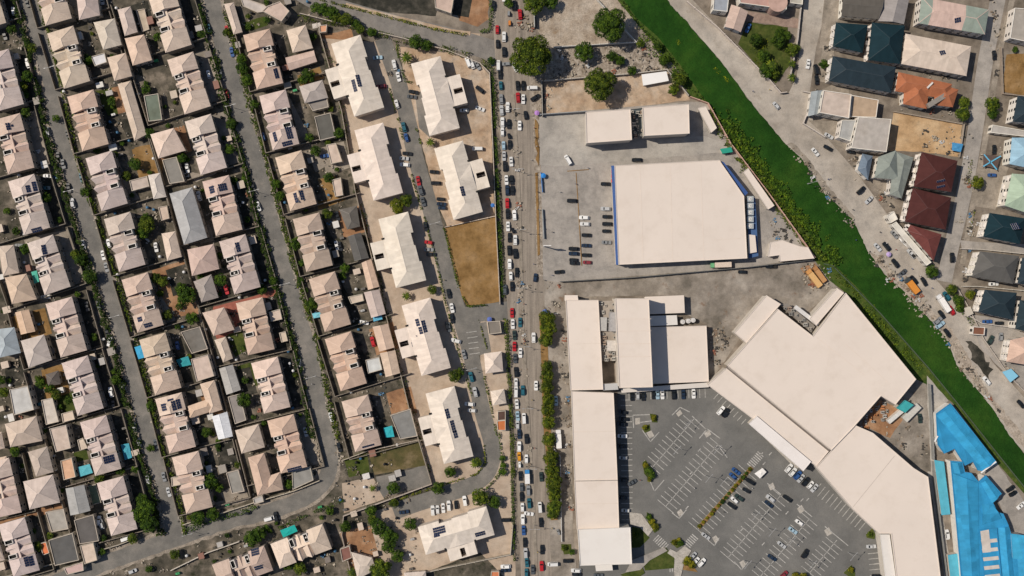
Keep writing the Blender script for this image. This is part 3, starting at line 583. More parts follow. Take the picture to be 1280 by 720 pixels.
OUT = [ # outline, kind, eave, colour, label
 ("94,-18 119,-24 125,19 99,25", 'hip', 5.6, None, "beige hip roofed house at the top edge"),
 ("117,28 143,23 152,56 129,62", 'hip', 5.6, (.60, .52, .44), "pale beige hip roofed house"), ("134,72 157,66 165,95 143,101", 'hip', 5.2, None, "small beige hip roofed house"),
 ("114,71 131,66 134,78 119,83", 'flat', 3, (.62, .62, .64), "white flat roofed shed"), ("147,12 163,8 172,40 156,45", 'hip', 3.6, None, "narrow beige outbuilding"),
 ("156,48 180,43 190,75 166,82", 'hip', 5.2, None, "beige hip roofed house"), ("147,105 163,101 183,168 168,176", 'hip', 3.8, B2, "very long narrow beige outbuilding"),
 ("180,120 198,117 203,150 186,152", 'flat', 3.2, (.16, .19, .15), "dark green flat roofed shed"), ("170,13 181,11 187,37 178,40", 'flat', .6, (.5, .42, .34), "sandy courtyard plinth"),
 ("188,168 217,160 232,188 198,198", 'hip', 5.6, None, "beige hip roofed house"), ("162,226 184,220 187,233 165,239", 'flat', 3, (.5, .42, .37), "pinkish flat roofed shed"),
 ("185,219 200,216 208,246 192,249", 'hip', 3.6, (.6, .54, .5), "narrow pale outbuilding"), ("198,259 209,257 212,273 202,276", 'flat', 3, B2, "small beige flat roofed shed"),
 ("203,200 221,196 231,227 212,230", 'flat', 3.4, (.23, .22, .2), "grey concrete roofed outbuilding"), ("212,242 240,234 259,297 230,306", 'hip', 6.2, (.42, .42, .42), "large grey metal hip roofed house"),
 ("202,292 219,289 227,321 209,326", 'hip', 5.2, None, "beige hip roofed house"), ("234,312 267,305 274,336 240,345", 'hip', 5.8, (.57, .43, .38), "square pink hip roofed house"),
 ("242,352 264,343 273,372 252,378", 'hip', 4.6, (.36, .32, .29), "grey brown hip roofed house"), ("253,391 280,384 293,412 267,420", 'hip', 5.4, None, "beige hip roofed house in the red yard"),
 ("268,425 282,421 291,448 279,453", 'hip', 3.4, B2, "narrow beige outbuilding"), ("226,415 250,408 260,436 240,442", 'flat', 3.2, (.18, .165, .15), "dark concrete roofed outbuilding"),
 ("239,449 260,443 268,470 246,477", 'flat', 5.5, (.56, .44, .38), "pink flat roofed house with parapet"), ("250,480 268,475 278,512 262,517", 'hip', 5.2, None, "beige hip roofed wing"), ("234,508 262,498 275,511 237,523", 'hip', 4.9, None, "low beige hip roofed wing"),
 ("274,461 291,456 301,487 283,493", 'gable', 3.4, LGREY, "long grey outbuilding"), ("285,496 300,492 308,525 294,530", 'flat', 3.2, (.27, .25, .23), "grey concrete roofed outbuilding"),
 ("265,521 284,515 291,545 273,549", 'gable', 5.2, (.68, .68, .72), "white metal gable roofed house"), ("336,390 350,386 353,399 339,402", 'flat', 3, B2, "small beige flat roofed shed"), ("349,416 357,414 360,426 352,428", 'flat', 2.8, B2, "tiny beige gatehouse"),
 ("294,538 323,530 331,559 302,567", 'hip', 5.6, B2, "beige hip roofed house"), ("310,572 330,566 343,612 322,620", 'hip', 5.6, (.56, .42, .33), "tan hip roofed house"), ("333,596 350,590 354,612 328,618", 'hip', 5.3, (.56, .42, .33), "tan hip roofed wing"),
 ("283,591 298,587 306,614 290,617", 'flat', 3.4, (.28, .27, .25), "grey flat roofed outbuilding with white tube"), ("316,623 328,619 330,627 318,630", 'flat', 2.8, LGREY, "small grey shed at the bend"),
 ("365,589 388,583 392,600 366,612", 'flat', 2.6, (.27, .26, .25), "grey screed roof beside the bend"), ("214,597 225,595 226,606 215,608", 'flat', 3, B2, "small beige flat roofed shed"),
 ("-2,308 17,306 24,341 4,345", 'hip', 5.2, B2, "beige hip roofed house"), ("6,347 33,342 46,374 15,380", 'hip', 5.6, (.60, .46, .36), "tan hip roofed house"), ("19,391 36,387 44,414 26,418", 'gable', 4, (.60, .44, .32), "orange beige gable roofed house"),
 ("-8,412 18,409 26,441 0,447", 'hip', 5.6, (.38, .43, .48), "blue grey hip roofed house"), ("26,426 55,418 65,450 36,460", 'hip', 5.8, (.52, .46, .42), "large pale grey hip roofed house"),
 ("12,487 35,482 43,512 18,519", 'flat', 5.6, (.50, .50, .49), "white walled house with pale flat roof"), ("52,500 66,497 74,527 58,531", 'flat', 3.4, (.55, .50, .45), "white roofed outbuilding with vents"), ("57,468 73,463 76,480 60,483", 'hip', 3.2, (.14, .12, .11), "small dark hip roofed pavilion"),
 ("6,530 45,520 53,551 13,559", 'hip', 5.8, B2, "wide beige hip roofed house"), ("77,517 91,513 94,524 79,528", 'flat', 3, B2, "small beige flat roofed shed"), ("-8,542 2,540 6,560 -4,563", 'hip', 5, B2, "beige roof at the left edge"),
 ("-10,574 8,570 14,592 -8,596", 'hip', 5.4, None, "beige hip roofed house"), ("35,565 59,558 67,590 45,596", 'hip', 5.6, (.47, .40, .34), "brown beige hip roofed house"), ("29,602 66,593 75,628 37,637", 'hip', 6, (.56, .48, .43), "large square beige roofed house with skylights"),
 ("62,536 83,531 89,560 70,565", 'flat', 5.6, (.56, .46, .40), "parapet roofed house with stepped rim"), ("76,576 90,572 95,596 80,600", 'flat', 4, (.60, .37, .25), "orange flat roofed outbuilding"), ("97,550 104,547 110,560 100,563", 'flat', 3, B2, "tiny beige shed"),
 ("82,611 105,606 113,638 88,644", 'gable', 5.6, (.36, .355, .35), "grey corrugated roofed house"), ("107,608 120,605 127,628 113,632", 'flat', .4, (.20, .26, .17), "green sports court slab"), ("93,650 117,643 124,676 100,680", 'flat', 3.4, (.12, .115, .11), "dark flat roofed outbuilding"),
 ("100,682 117,678 122,700 106,705", 'flat', 4, B2, "beige flat roofed block"), ("57,640 80,636 86,661 65,665", 'flat', 3.2, (.38, .35, .32), "bare concrete roofed outbuilding"), ("61,675 91,666 99,700 69,707", 'flat', 4.4, (.12, .12, .12), "dark roofed house with solar array"),
 ("50,679 58,677 62,691 54,694", 'flat', 2.6, (.65, .20, .09), "orange canopy"), ("80,710 104,702 105,713 84,718", 'flat', 3, (.52, .38, .36), "pink flat roofed shed"), ("129,-60 152,-66 158,-40 135,-34", 'hip', 5.6, None, "beige hip roofed house"),
 ("280,5 292,3 303,40 292,43", 'hip', 3.4, B2, "long narrow beige outbuilding"), ("334,8 350,2 362,14 352,27 328,14", 'flat', 4.6, (.58, .45, .39), "pinkish outbuilding beside the top road"), ("300,-4 330,6 340,14 322,16 304,8", 'flat', .5, (.5, .46, .42), "pale terrace slab"),
 ("358,38 382,31 391,60 366,66", 'hip', 5.4, None, "beige hip roofed house"), ("357,72 392,63 396,77 362,88", 'gable', 3.6, (.56, .43, .38), "pink gable roofed outbuilding"), ("374,108 403,100 410,122 381,129", 'hip', 5, (.46, .41, .38), "greyish beige hip roofed house"), ("384,127 408,119 411,134 391,139", 'flat', 3.4, (.24, .22, .2), "grey concrete lean-to"),
 ("393,146 413,141 420,171 400,176", 'flat', 3.2, (.12, .115, .105), "dark mossy flat roofed outbuilding"), ("408,181 420,179 428,202 414,205", 'flat', 3.6, B2, "beige flat roofed shed"), ("415,225 426,222 429,244 419,246", 'flat', 3.2, B2, "small beige outbuilding"), ("399,32 409,31 408,40 400,41", 'flat', 2.6, (.6, .32, .2), "small orange shed"),
 ("424,262 446,257 450,283 434,287", 'hip', 4.2, (.15, .135, .12), "dark hip roofed house with pale ridges"), ("435,296 451,291 461,322 443,326", 'gable', 4, (.12, .115, .11), "dark gable roofed house"), ("452,329 464,324 474,358 460,362", 'gable', 3.6, None, "narrow beige outbuilding"),
 ("455,366 474,362 482,392 464,397", 'gable', 4.2, None, "beige gable roofed outbuilding"), ("435,371 453,367 455,376 439,380", 'flat', 3, B2, "small beige flat roofed shed"), ("466,409 485,405 493,434 474,439", 'gable', 4.4, (.60, .46, .36), "orange beige gable roofed outbuilding"),
 ("475,442 494,438 500,466 482,471", 'gable', 4.4, (.60, .47, .37), "orange beige gable roofed outbuilding"), ("457,450 474,446 478,462 460,467", 'flat', 3.4, (.58, .58, .58), "white flat roofed shed"), ("488,519 513,511 522,545 500,549", 'flat', 4, (.22, .215, .21), "dark grey roofed outbuilding"),
 ("439,690 465,697 470,712 447,724", 'hip', 4.6, (.62, .54, .47), "pale hip roofed house below the orange soil"), ("466,698 470,714 448,722 440,703", 'hip', 4.5, (.6, .52, .46), ""), ("505,716 532,714 535,740 508,745", 'hip', 4.4, (.6, .53, .47), "pale roof at the bottom edge"),
 ("425,686 437,682 440,697 428,702", 'flat', 3.2, (.22, .11, .09), "dark red roofed shed"), ("605,442 627,439 629,464 607,467", 'hip', 4.4, (.66, .57, .5), "cream square roofed gatehouse"), ("613,489 630,486 633,504 616,507", 'hip', 4, (.66, .57, .5), "small cream roofed kiosk"), ("609,402 625,401 627,416 611,418", 'flat', 3, (.2, .18, .16), "brown flat roofed kiosk"),
 ("622,514 632,513 632,525 622,526", 'flat', 2.8, (.10, .06, .05), "dark roofed stall"), ("621,526 632,525 632,538 622,538", 'flat', 2.8, (.55, .18, .07), "rusty orange roofed stall"), ("543,-6 568,-6 564,17 544,10", 'flat', 4.6, (.52, .4, .34), "pinkish roofed house at the top edge"), ("614,714 624,714 624,726 613,726", 'flat', 2.8, (.55, .2, .1), "rusty roofed stall at the bottom edge"),
 ("-6,674 -2,673 6,700 -4,703", 'hip', 5, None, "beige roof at the left edge"), ("0,22 7,21 8,30 1,31", 'flat', 3, (.5, .36, .33), "small pink roofed shed"), ("50,-30 56,-30 58,20 52,22", 'flat', .3, (.2, .18, .16), ""), 
]
for q_, kd, hh, cc, lb in OUT:
    if not lb: continue
    house(q_, kd, hh, None, cc, lb, "house" if hh > 4 else "outbuilding", "house" if hh > 4 else "outbuilding", win=hh > 2.9)

# cream hostels: main bar with stepped sides and a wing holding a sunken service court
def hostel(tl, bl, w, wing, label, steps=True):
    EH = 6.8; CR = (.72, .635, .56)
    tlw = Vector(W(*tl, EH)[:2]); blw = Vector(W(*bl, EH)[:2]); v = blw - tlw; L = v.length; v.normalize(); u = Vector((-v.y, v.x))
    if wing == 'X': u = Vector((v.y, -v.x))
    elif u.x < 0: u = -u
    Wd = w * S * (H - EH) / H; mir = wing == 'L'
    P = lambda a, c: Vector(tlw + u * (((1 - a) if mir else a) * Wd) + v * (c * L)); V = lambda p, z: Vector((p[0], p[1], z))
    root = empty("hostel", (*P(.5, .5), 0)); col = shade(CR, .02)
    # outline: a = 0 is the side away from the wing
    segs = [(0, .30, .02, 1.0), (.30, .48, .10, 1.06), (.48, .72, .06, 1.02), (.72, 1.0, 0.0, 1.0)] if steps else [(0, 1, 0, 1)]
    ridge = .52; zr = EH + 2.9; b = MB(); wl = MB()
    def F(ps, own=True):
        if (ps[1] - ps[0]).cross(ps[2] - ps[0]).z < 0: ps = ps[::-1]
        b.face(ps, 0); ROOFTRI.append((ps, root))
    hipn = .42 * Wd / L
    sl = (zr - EH) / .52
    for k, (c0, c1, a0, a1) in enumerate(segs):
        r0 = hipn if k == 0 else c0; r1 = 1 - hipn if k == len(segs) - 1 else c1
        zf = lambda a: zr - abs(a - ridge) * sl
        A0, B0, A1, B1 = P(a0, c0), P(a0, c1), P(a1, c0), P(a1, c1)
        # side slopes
        ca = c0 if k else 0
        F([V(A0, zf(a0) if k or c0 else zf(a0)), V(B0, zf(a0)), V(P(ridge, r1), zr), V(P(ridge, r0), zr)])
        F([V(A1, zf(a1)), V(P(ridge, r0), zr), V(P(ridge, r1), zr), V(B1, zf(a1))])
        if k == 0: F([V(A0, zf(a0)), V(A1, zf(a1)), V(P(ridge, r0), zr)])
        if k == len(segs) - 1: F([V(B0, zf(a0)), V(B1, zf(a1)), V(P(ridge, r1), zr)])
        ring = [A0, A1, B1, B0]; ring = ccw([tuple(p) for p in ring])
        b.quadring([V(p, EH - .5) for p in ring], [V(p, EH - .15) for p in ring], 0)
        for a_ in (a0, a1):   # fascia and step cheeks
            for cc_ in (c0, c1): b.face([V(P(a_, cc_), EH - .5), V(P(ridge, cc_), EH - .5), V(P(ridge, cc_), zr - .06 if 0 < cc_ < 1 else EH - .4), V(P(a_, cc_), zf(a_))], 0) if 0 < cc_ < 1 else None
        wl.prism(inset(ring, .35), 0, EH - .35)
    b.bar(V(P(ridge, hipn), zr), V(P(ridge, 1 - hipn), zr), .3, .06, 1)
    b.build("roof", ["roof", "rim"], root, col)
    # wing roof: low pitched block with a slot
    c0, c1 = .30, .70; z0 = EH - .1; b = MB(); lw = None
    for cc_ in (c0 - .028, c1 + .004):
        lw = MB(); lw.prism(ccw([tuple(P(.96, cc_)), tuple(P(1.06, cc_)), tuple(P(1.06, cc_ + .024)), tuple(P(.96, cc_ + .024))]), EH - .5, EH + .55); lw.build('light_well', 'void', root)  # solid blocks, the shade inside each light well painted on as near-black
    for (x0, x1, y0, y1, sg) in ((.98, 1.45, c0, .475, 1), (.98, 1.12, .475, .545, 0), (.98, 1.45, .545, c1, -1), (1.41, 1.45, .475, .545, 0)):
        r_ = ccw([tuple(P(x0, y0)), tuple(P(x1, y0)), tuple(P(x1, y1)), tuple(P(x0, y1))]); b.prism(r_, z0 - .3, z0 + .15 + (.004 if sg else 0)); wl.prism(inset(r_, .12) if x1 - x0 > .1 else r_, 0, z0 - .32)
    # pitched connection to the ridge
    F2 = [V(P(.98, c0), z0 + .16), V(P(1.3, (c0 + .475) / 2), z0 + .18), V(P(.98, c1), z0 + .16)]
    b2 = b; m = V(P(ridge, .5), zr - .05)
    for tri in ([V(P(1.02, c0 + .02), z0 + .17), m, V(P(1.0, .5), z0 + 1.1)], [V(P(1.02, c1 - .02), z0 + .17), m, V(P(1.0, .5), z0 + 1.1)]):
        if (tri[1] - tri[0]).cross(tri[2] - tri[0]).z < 0: tri = tri[::-1]
        b2.face(tri, 0)
    b2.build("wing_roof", ["roof"], root, col)
    b = MB(); r_ = ccw([tuple(P(1.13, .478)), tuple(P(1.405, .478)), tuple(P(1.405, .542)), tuple(P(1.13, .542))]); b.prism(r_, 2.4, 2.5)
    for i in range(4):
        p = P(lerp(1.17, 1.38, i / 3), .51); b.box(p, .9, .7, 2.5, 3.4, 0, 1)
    b.build("service_court", ["void", "metal"], root, (.22, .2, .19))
    wl.build("wall", "wall", root, (.60, .53, .46))
    corners = [P(-.02, 0), P(1.5, 0), P(1.5, 1), P(-.02, 1)]; k = S * (H - EH) / H; HOUSES.append([(c_[0] / k + 640, 360 - c_[1] / k) for c_ in corners])
    cx, cy = P(.5, .5)[0] / k + 640, 360 - P(.5, .5)[1] / k
    thing(root, label, "building", cx, cy, "cream roofed hostel blocks", True)
    ring = ccw([tuple(P(.1, .02)), tuple(P(.98, .02)), tuple(P(.98, .98)), tuple(P(.1, .98))]); wall_windows(root, inset(ring, .3), .4, 6.4, RD, [i for i in range(4) if math.dist(ring[i], ring[(i + 1) % 4]) < 18], 3.4, 2)
hostel((414, 55), (443, 146), 39, 'L', "cream winged hostel, top one west of its lane"); hostel((513, 80), (537, 170), 39, 'R', "cream winged hostel, top one east of its lane beside the sandy yard")
hostel((443, 163), (467, 251), 38, 'L', "cream winged hostel, second from the top west of its lane"); hostel((542, 186), (567, 275), 38, 'R', "cream winged hostel just above the dry brown lawn")
hostel((473, 274), (495, 360), 39, 'L', "cream winged hostel west of the brown lawn"); hostel((502, 382), (527, 470), 38, 'L', "cream winged hostel with several solar arrays on its wing")
hostel((532, 492), (555, 580), 38, 'L', "cream winged hostel, lowest one west of the lane's bend"); hostel((522, 658), (608, 633), 37, 'X', "cream hostel lying crosswise below the lane's bend")

def block(poly, h, col, label=None, cat="building", name="building", z0=0, mat="roofbig", parent=None, wallc=(.58, .53, .47), rimh=.45, exact=True, px=None, rname="roof"):
    """large flat roofed block with parapet rim; parent = another block it belongs to"""
    if isinstance(poly, str): poly = pts(poly)
    q = polyW(poly, h); cx = sum(p[0] for p in poly) / len(poly); cy = sum(p[1] for p in poly) / len(poly)
    root = parent or empty(name, (sum(p[0] for p in q) / len(q), sum(p[1] for p in q) / len(q), 0))
    b = MB(); b.prism(inset(q, .25), z0, h - .05); b.build("wall", "wall", root, wallc)
    b = MB(); b.prism(q, h - .3, h, bottom=True); b.build(rname, mat, root, col)
    if rimh:
        b = MB(); i2 = inset(q, .22)
        for i in range(len(q)):
            j = (i + 1) % len(q); zt = h + rimh
            P = [Vector((*q[i], h + .002)), Vector((*q[j], h + .002)), Vector((*q[j], zt)), Vector((*q[i], zt))]; I = [Vector((*i2[i], h + .002)), Vector((*i2[j], h + .002)), Vector((*i2[j], zt)), Vector((*i2[i], zt))]
            b.face(P); b.face(I[::-1]); b.face([P[3], P[2], I[2], I[3]])
        b.build("parapet", "rim", root, tuple(v * .96 for v in col))
    HOUSES.append(poly)
    if parent is None: thing(root, label, cat, cx, cy, None, exact)
    return root
MALL = (.69, .612, .55); WHT = (.70, .67, .64)
sm = block("768,207 899,200 930,245 934,323 773,331", 7.5, MALL, "supermarket with one huge cream roof and a cut corner", rimh=.25)
block("764,207 768,207 773,331 770,331", 6.2, (.05, .11, .30), parent=sm, rimh=0, mat="carmatte", rname="blue_fascia"); block("901,201 905,203 935,241 931,245", 6, (.04, .09, .26), parent=sm, rimh=0, mat="carmatte", rname="blue_fascia")
for i, (x0, y0, x1, y1) in enumerate(((709, 214, 736, 212), (720, 216, 723, 262), (723, 262, 727, 332))): slab("kerbed_strip", ribbon([(x0, y0), (x1, y1)], 1.0), .14, "brown")
block("935,293 944,294 946,315 936,317", 5, MALL, parent=sm, rimh=0, rname="annex_roof"); block("934,246 944,247 948,320 936,323", 3.4, (.06, .12, .26), parent=sm, rimh=0, mat="carmatte", rname="plant_deck")
for i in range(5):
    cx, cy = 937, 249 + i * 8.4; p = W(cx, cy, 3.4); b = MB(); b.box(p, 3.0, 2.6, 3.41, 5.0, .0, 0); b.cyl(p, .8, 5.0, 5.2, 12, 1); b.cyl((p.x + .1, p.y), .45, 5.2, 5.25, 8, 0); b.build("chiller", ["metal", "frame"], sm, (.42, .46, .48))
b = MB()
for i in range(3): p = W(765.5, 214 + i * 6, 4); b.box(p, 1.0, 1.6, 3.4, 5.2, 0, 0)
b.build("red_sign", "carmatte", sm, (.75, .10, .04))
tb = block("732,140 788,136 790,175 733,179", 10.5, MALL, "left cream block of the long delivery building", rimh=.3); tb2 = block("803,134 861,130 862,167 805,170", 10.5, MALL, "right cream block of the long delivery building", rimh=.3)
block("788,137 803,135 805,170 790,174", 3.6, (.09, .11, .12), "low dark plant deck between two cream blocks", rimh=.5, mat="flat")
PR = random.Random(9)
def plantbox(poly, z, n, label, grp, cols=((.42, .40, .36), (.3, .29, .27), (.55, .50, .44), (.35, .26, .2))):
    """rooftop machines, each standing on the deck"""
    poly = pts(poly); xs = [p[0] for p in poly]; ys = [p[1] for p in poly]; done = []
    t = 0
    while len(done) < n and t < 900:
        t += 1; x, y = PR.uniform(min(xs), max(xs)), PR.uniform(min(ys), max(ys))
        if not inside((x, y), poly) or any(math.dist((x, y), d) < 4.2 for d in done): continue
        done.append((x, y)); p = W(x, y, z); b = MB(); sx, sy = PR.uniform(.8, 1.9), PR.uniform(.8, 1.9); hh = PR.uniform(.7, 1.5); b.box(p, sx, sy, z, z + hh, PR.choice((0, .1)), 0)
        for k in range(1 if sx < 1.4 else 2): b.cyl((p.x + (k - .5) * .8 * (sx > 1.4), p.y), .32, z + hh, z + hh + .12, 8, 1)
        o = b.build("air_conditioner", ["metal", "void"], None, PR.choice(cols), origin=p); thing(o, label, "machine", x, y, grp)
plantbox("790,139 802,138 803,172 791,173", 3.6, 14, "small machine on the dark deck between two cream blocks", "machines between the delivery blocks")
mall = block("707,375 748,375 754,487 713,488", 8, MALL, "cream roofed mall with long wing and huge slanted hall", rimh=.3)
block("706,369 722,369 723,376 706,376", 7.4, MALL, parent=mall, rimh=0); block("769,373 811,373 816,484 774,485", 16.5, MALL, parent=mall, rimh=.3, rname="cinema_roof")
block("748,376 772,376 772,451 751,451", 5.6, (.33, .29, .25), parent=mall, rimh=0, mat="flat", rname="plant_deck"); block("753,480 772,479 773,487 754,488", 7.2, (.45, .45, .45), parent=mall, rimh=0)
block("806,371 855,369 856,391 807,393", 5.2, MALL, parent=mall, rimh=0); block("808,409 883,407 886,477 810,480", 4.8, MALL, parent=mall, rimh=.25, rname="low_roof"); block("808,395 846,394 847,406 808,408", 4.7, WHT, parent=mall, rimh=0)
block("776,486 886,478 886,484 777,491", 4, (.62, .58, .54), parent=mall, rimh=0, rname="canopy_roof"); 
block("714,489 767,491 772,600 718,601", 7.8, MALL, parent=mall, rimh=.25); block("718,601.6 772,600.6 774,660 721,661.5", 7.6, MALL, parent=mall, rimh=.25); block("722,662 788,659 790,705 725,707", 9, WHT, parent=mall, rimh=.3, rname="entrance_roof")
block("744,706 765,705 766,713 745,714", 4.2, WHT, parent=mall, rimh=0, rname="awning")
block("958,369 976,380 933,429 918,416", 8.0, MALL, parent=mall, rimh=.2); block("972,386 1016,420 1057,366 1145,474 1119,506 1101,495 1066,535 1039,563 909,457", 9, MALL, parent=mall, rimh=.3, rname="hall_roof")
block("1046,360 1055,366 1020,407 1012,398", 8.2, MALL, parent=mall, rimh=.2); block("908,460 1036,564 1020,583 884,481", 8, MALL, parent=mall, rimh=.25); block("936,530 946,520 1014,577 1004,589", 8.9, (.74, .70, .68), parent=mall, rimh=.1, rname="entrance_roof", z0=4)
block("1020,584 1068,531 1091,541 1142,585 1160,596 1176,724 1121,724 1114,667 1098,667 1066,637", 8.4, MALL, parent=mall, rimh=.3, rname="south_roof"); block("1100,668 1112,668 1120,724 1107,724", 7.2, WHT, parent=mall, rimh=.1)
# roof gutter running between the slanted roofs and folds on the sheets
def roofbar(parent, a, c, z, w, t, mat, col, name):
    b = MB(); A, B_ = W(*a, z), W(*c, z); b.bar(A, B_, w, t, 0); b.build(name, mat, parent, col)
roofbar(mall, (908, 458), (1037, 563), 8.2, 1.3, .25, "metal", (.20, .17, .15), "gutter"); roofbar(mall, (910, 459), (1036, 561), 8.5, .35, .1, "metal", (.40, .36, .32), "pipe"); roofbar(mall, (1118, 570), (1066, 634), 8.41, .18, .05, "rim", (.45, .40, .36), "roof_joint")
for y in (430, 446, 414, 399): roofbar(mall, (770, y), (814, y - .5), 16.5, .3, .06, "rim", (.66, .57, .50), "roof_joint")
for a, c, z in (((718, 430), (751, 429), 8), ((716, 540), (768, 539), 7.8), ((720, 630), (772, 629), 7.6), ((890, 300), (925, 298), 7.5)): roofbar(mall if a[1] > 350 else sm, a, c, z, .25, .05, "rim", (.64, .56, .49), "roof_joint")
for x0, y0, x1, y1 in ((800, 210, 804, 326), (838, 208, 841, 326), (876, 205, 880, 325)): roofbar(sm, (x0, y0), (x1, y1), 7.5, .22, .05, "rim", (.67, .58, .51), "roof_joint")
b = MB(); 
for i in range(7): p = W(1050 + i * 4, 392 + i * 4, 9)
roofbar(mall, (1057, 430), (1110, 478), 9.0, .2, .05, "rim", (.66, .57, .5), "roof_joint"); roofbar(mall, (1020, 421), (1082, 470), 9.0, .2, .05, "rim", (.67, .58, .51), "roof_joint")
b = MB(); p = W(779, 411, 16.5); b.box(W(768, 402, 7), 5.2, 8.6, 5.6, 12.0, -.03, 0); b.build("plant_hood", "metal", mall, (.38, .37, .37))
b = MB(); b.box(W(754, 405, 6), 3.0, 6.2, 5.6, 7.6, -.03, 0); b.build("air_duct", "metal", mall, (.45, .44, .42)); b = MB(); b.box(W(765, 432, 6), 4.6, 4.8, 5.6, 7.2, -.03, 0); b.build("air_duct", "metal", mall, (.58, .54, .5))
plantbox("750,378 771,378 771,450 752,450", 5.6, 34, "rooftop machine in the slot between the mall's cream roofs", "machines on the mall's plant deck")
roofpl = "986,387 1006,396 1018,410 1010,412 992,400"
block("976,381 984,379 1019,408 1014,416", 5.5, (.22, .2, .18), "dark equipment deck in the notch of the slanted hall", rimh=0, mat="flat"); plantbox("978,384 984,381 1016,408 1012,413", 5.5, 9, "small machine in the notch of the slanted hall", "machines in the hall notch")
for i, (a, c, w, col, lb) in enumerate((((989, 383), (1018, 405), 1.5, (.72, .70, .68), "long white duct in the notch of the slanted hall"), ((1134, 505), (1108, 527), 1.6, (.74, .73, .7), "long white container in the brown plant yard"), ((1146, 506), (1128, 524), 2.6, (.62, .6, .55), "beige flat roofed cabin in the plant yard"))):
    b = MB(); A, B_ = W(*a), W(*c); b.box(((A.x + B_.x) / 2, (A.y + B_.y) / 2), (B_ - A).length, w * 1.2, 0 if i else 5.5, 2.8 if i else 6.6, math.atan2((B_ - A).y, (B_ - A).x), 0)
    o = b.build("container", "metal", None, col); thing(o, lb, "container", *a, None, True)
block("1131,500 1142,506 1131,516 1120,510", 5, (.05, .34, .36), "teal roofed plant cabin beside the slanted hall", "cabin", "cabin", rimh=.4, mat="flat"); plantbox("1086,510 1108,500 1114,515 1092,535 1075,536", .1, 16, "machine standing in the brown plant yard", "machines in the plant yard", ((.5, .48, .45), (.6, .25, .1), (.35, .33, .3)))
block("963,303 977,300 1000,308 1010,309 1018,323 975,327 974,319 960,321", 4.6, MALL, "low cream roofed store in the yard's pointed corner", rimh=.2); block("929,215 935,210 968,257 960,262", 4.4, MALL, "narrow cream shed along the canal wall", rimh=.15)
block("872,135 882,133 896,160 889,166", 4, MALL, "short narrow cream shed at the yard's top corner", rimh=.15); block("802,93 833,89 836,101 804,107", 2.8, (.78, .77, .76), "white metal roofed shed on the vacant lot", "shed", "shed", rimh=0); block("842,-0 0,0 0,0", 1, WHT) if False else None
for x, y in ((859, 401), (865, 400), (852, 402)):
    b = MB(); p = W(x, y); b.cyl(p, 1.1, 0, 3.2, 16); b.cyl(p, .5, 3.2, 3.4, 10); o = b.build("tank", "metal", None, (.66, .64, .62)); thing(o, "round white tank beside the low mall roof", "tank", x, y, "round tanks behind the mall")
# blue building
BLU = (.03, .26, .50); LBL = (.10, .42, .55)
bb_ = block("1170,517 1188,504 1246,578 1230,589 1222,588 1216,577 1206,582 1193,561 1180,567 1172,556", 6, BLU, "upper bright blue roofed building beside the canal", rimh=.25, mat="blueroof", wallc=(.7, .68, .64)); 
b2_ = block("1188,576 1203,577 1206,590 1214,591 1223,602 1232,594 1252,617 1241,628 1247,640 1254,642 1260,655 1264,668 1290,676 1290,730 1202,730 1194,640", 6.4, BLU, "big bright blue roofed building with stepped side and white skylights", rimh=.2, mat="blueroof", wallc=(.74, .72, .68))
block("1264,667 1280,669 1281,700 1266,698", 7.4, (.05, .36, .60), parent=b2_, rimh=.1, mat="blueroof")
block("1168,575 1180,577 1188,643 1177,644", 4.2, LBL, "long pale blue strip roof beside the mall wall", "shed", "shed", rimh=0, mat="roof"); block("1185,694 1197,692 1200,730 1189,730", 4.2, LBL, "short pale blue strip roof at the bottom edge", "shed", "shed", rimh=0, mat="roof")
block("1224,662 1246,660 1253,730 1231,730", 7.0, BLU, parent=b2_, rimh=.15, mat="blueroof", rname="raised_roof")
for i in range(6):
    y = 664 + i * 11; b = MB(); q = polyW([(1225 + i * 1.2, y), (1245 + i * .9, y - 2), (1246 + i * .9, y + 2.5), (1226 + i * 1.2, y + 4.5)], 7.1)
    if i == 0: q = polyW([(1225.5, 664), (1236, 662), (1239, 690), (1228.5, 691)], 7.1)
    b.prism(q, 7.02, 7.12 + i * .003, bottom=True); b.build("skylight", "flat", b2_, (.55, .50, .46))
b = MB()
for t in range(11):
    y = 590 + t * 12.5; q = polyW([(1189 + t * 1.25, y), (1192 + t * 1.25, y), (1193.2 + t * 1.25, y + 9), (1190.2 + t * 1.25, y + 9)], 5); b.prism(q, 0, 5 + .01 * t); 
b.build("pilaster", "wall", b2_, (.74, .72, .7))
for par, zz, ss in ((bb_, 6.02, "1171,520 1188,507 1243,577 1228,587"), (b2_, 6.42, "1191,592 1223,604 1224,728 1204,728"), (b2_, 6.43, "1190,579 1202,579 1205,591 1193,591"), (b2_, 6.44, "1226,604 1234,597 1250,617 1240,629"), (b2_, 6.42, "1227,629 1241,632 1252,648 1228,656"), (b2_, 6.44, "1248,660 1261,658 1268,728 1254,728"), (b2_, 6.5, "1270,678 1288,680 1290,728 1274,728")):
    bq = MB(); add_roof(bq, polyW(pts(ss), zz + .2), zz + .2, 1.1, (0, 0), None, capm=0, thick=.2); bq.build("pitched_section", ["blueroof"], par, shade((.035, .29, .53), .1))
for a, c, d in (((1226, 591), (1245, 577), "x"), ((1172, 545), (1168, 552), "x")): roofbar(bb_, a, c, 6.3, .6, .2, "rim", (.8, .78, .76), "white_coping")

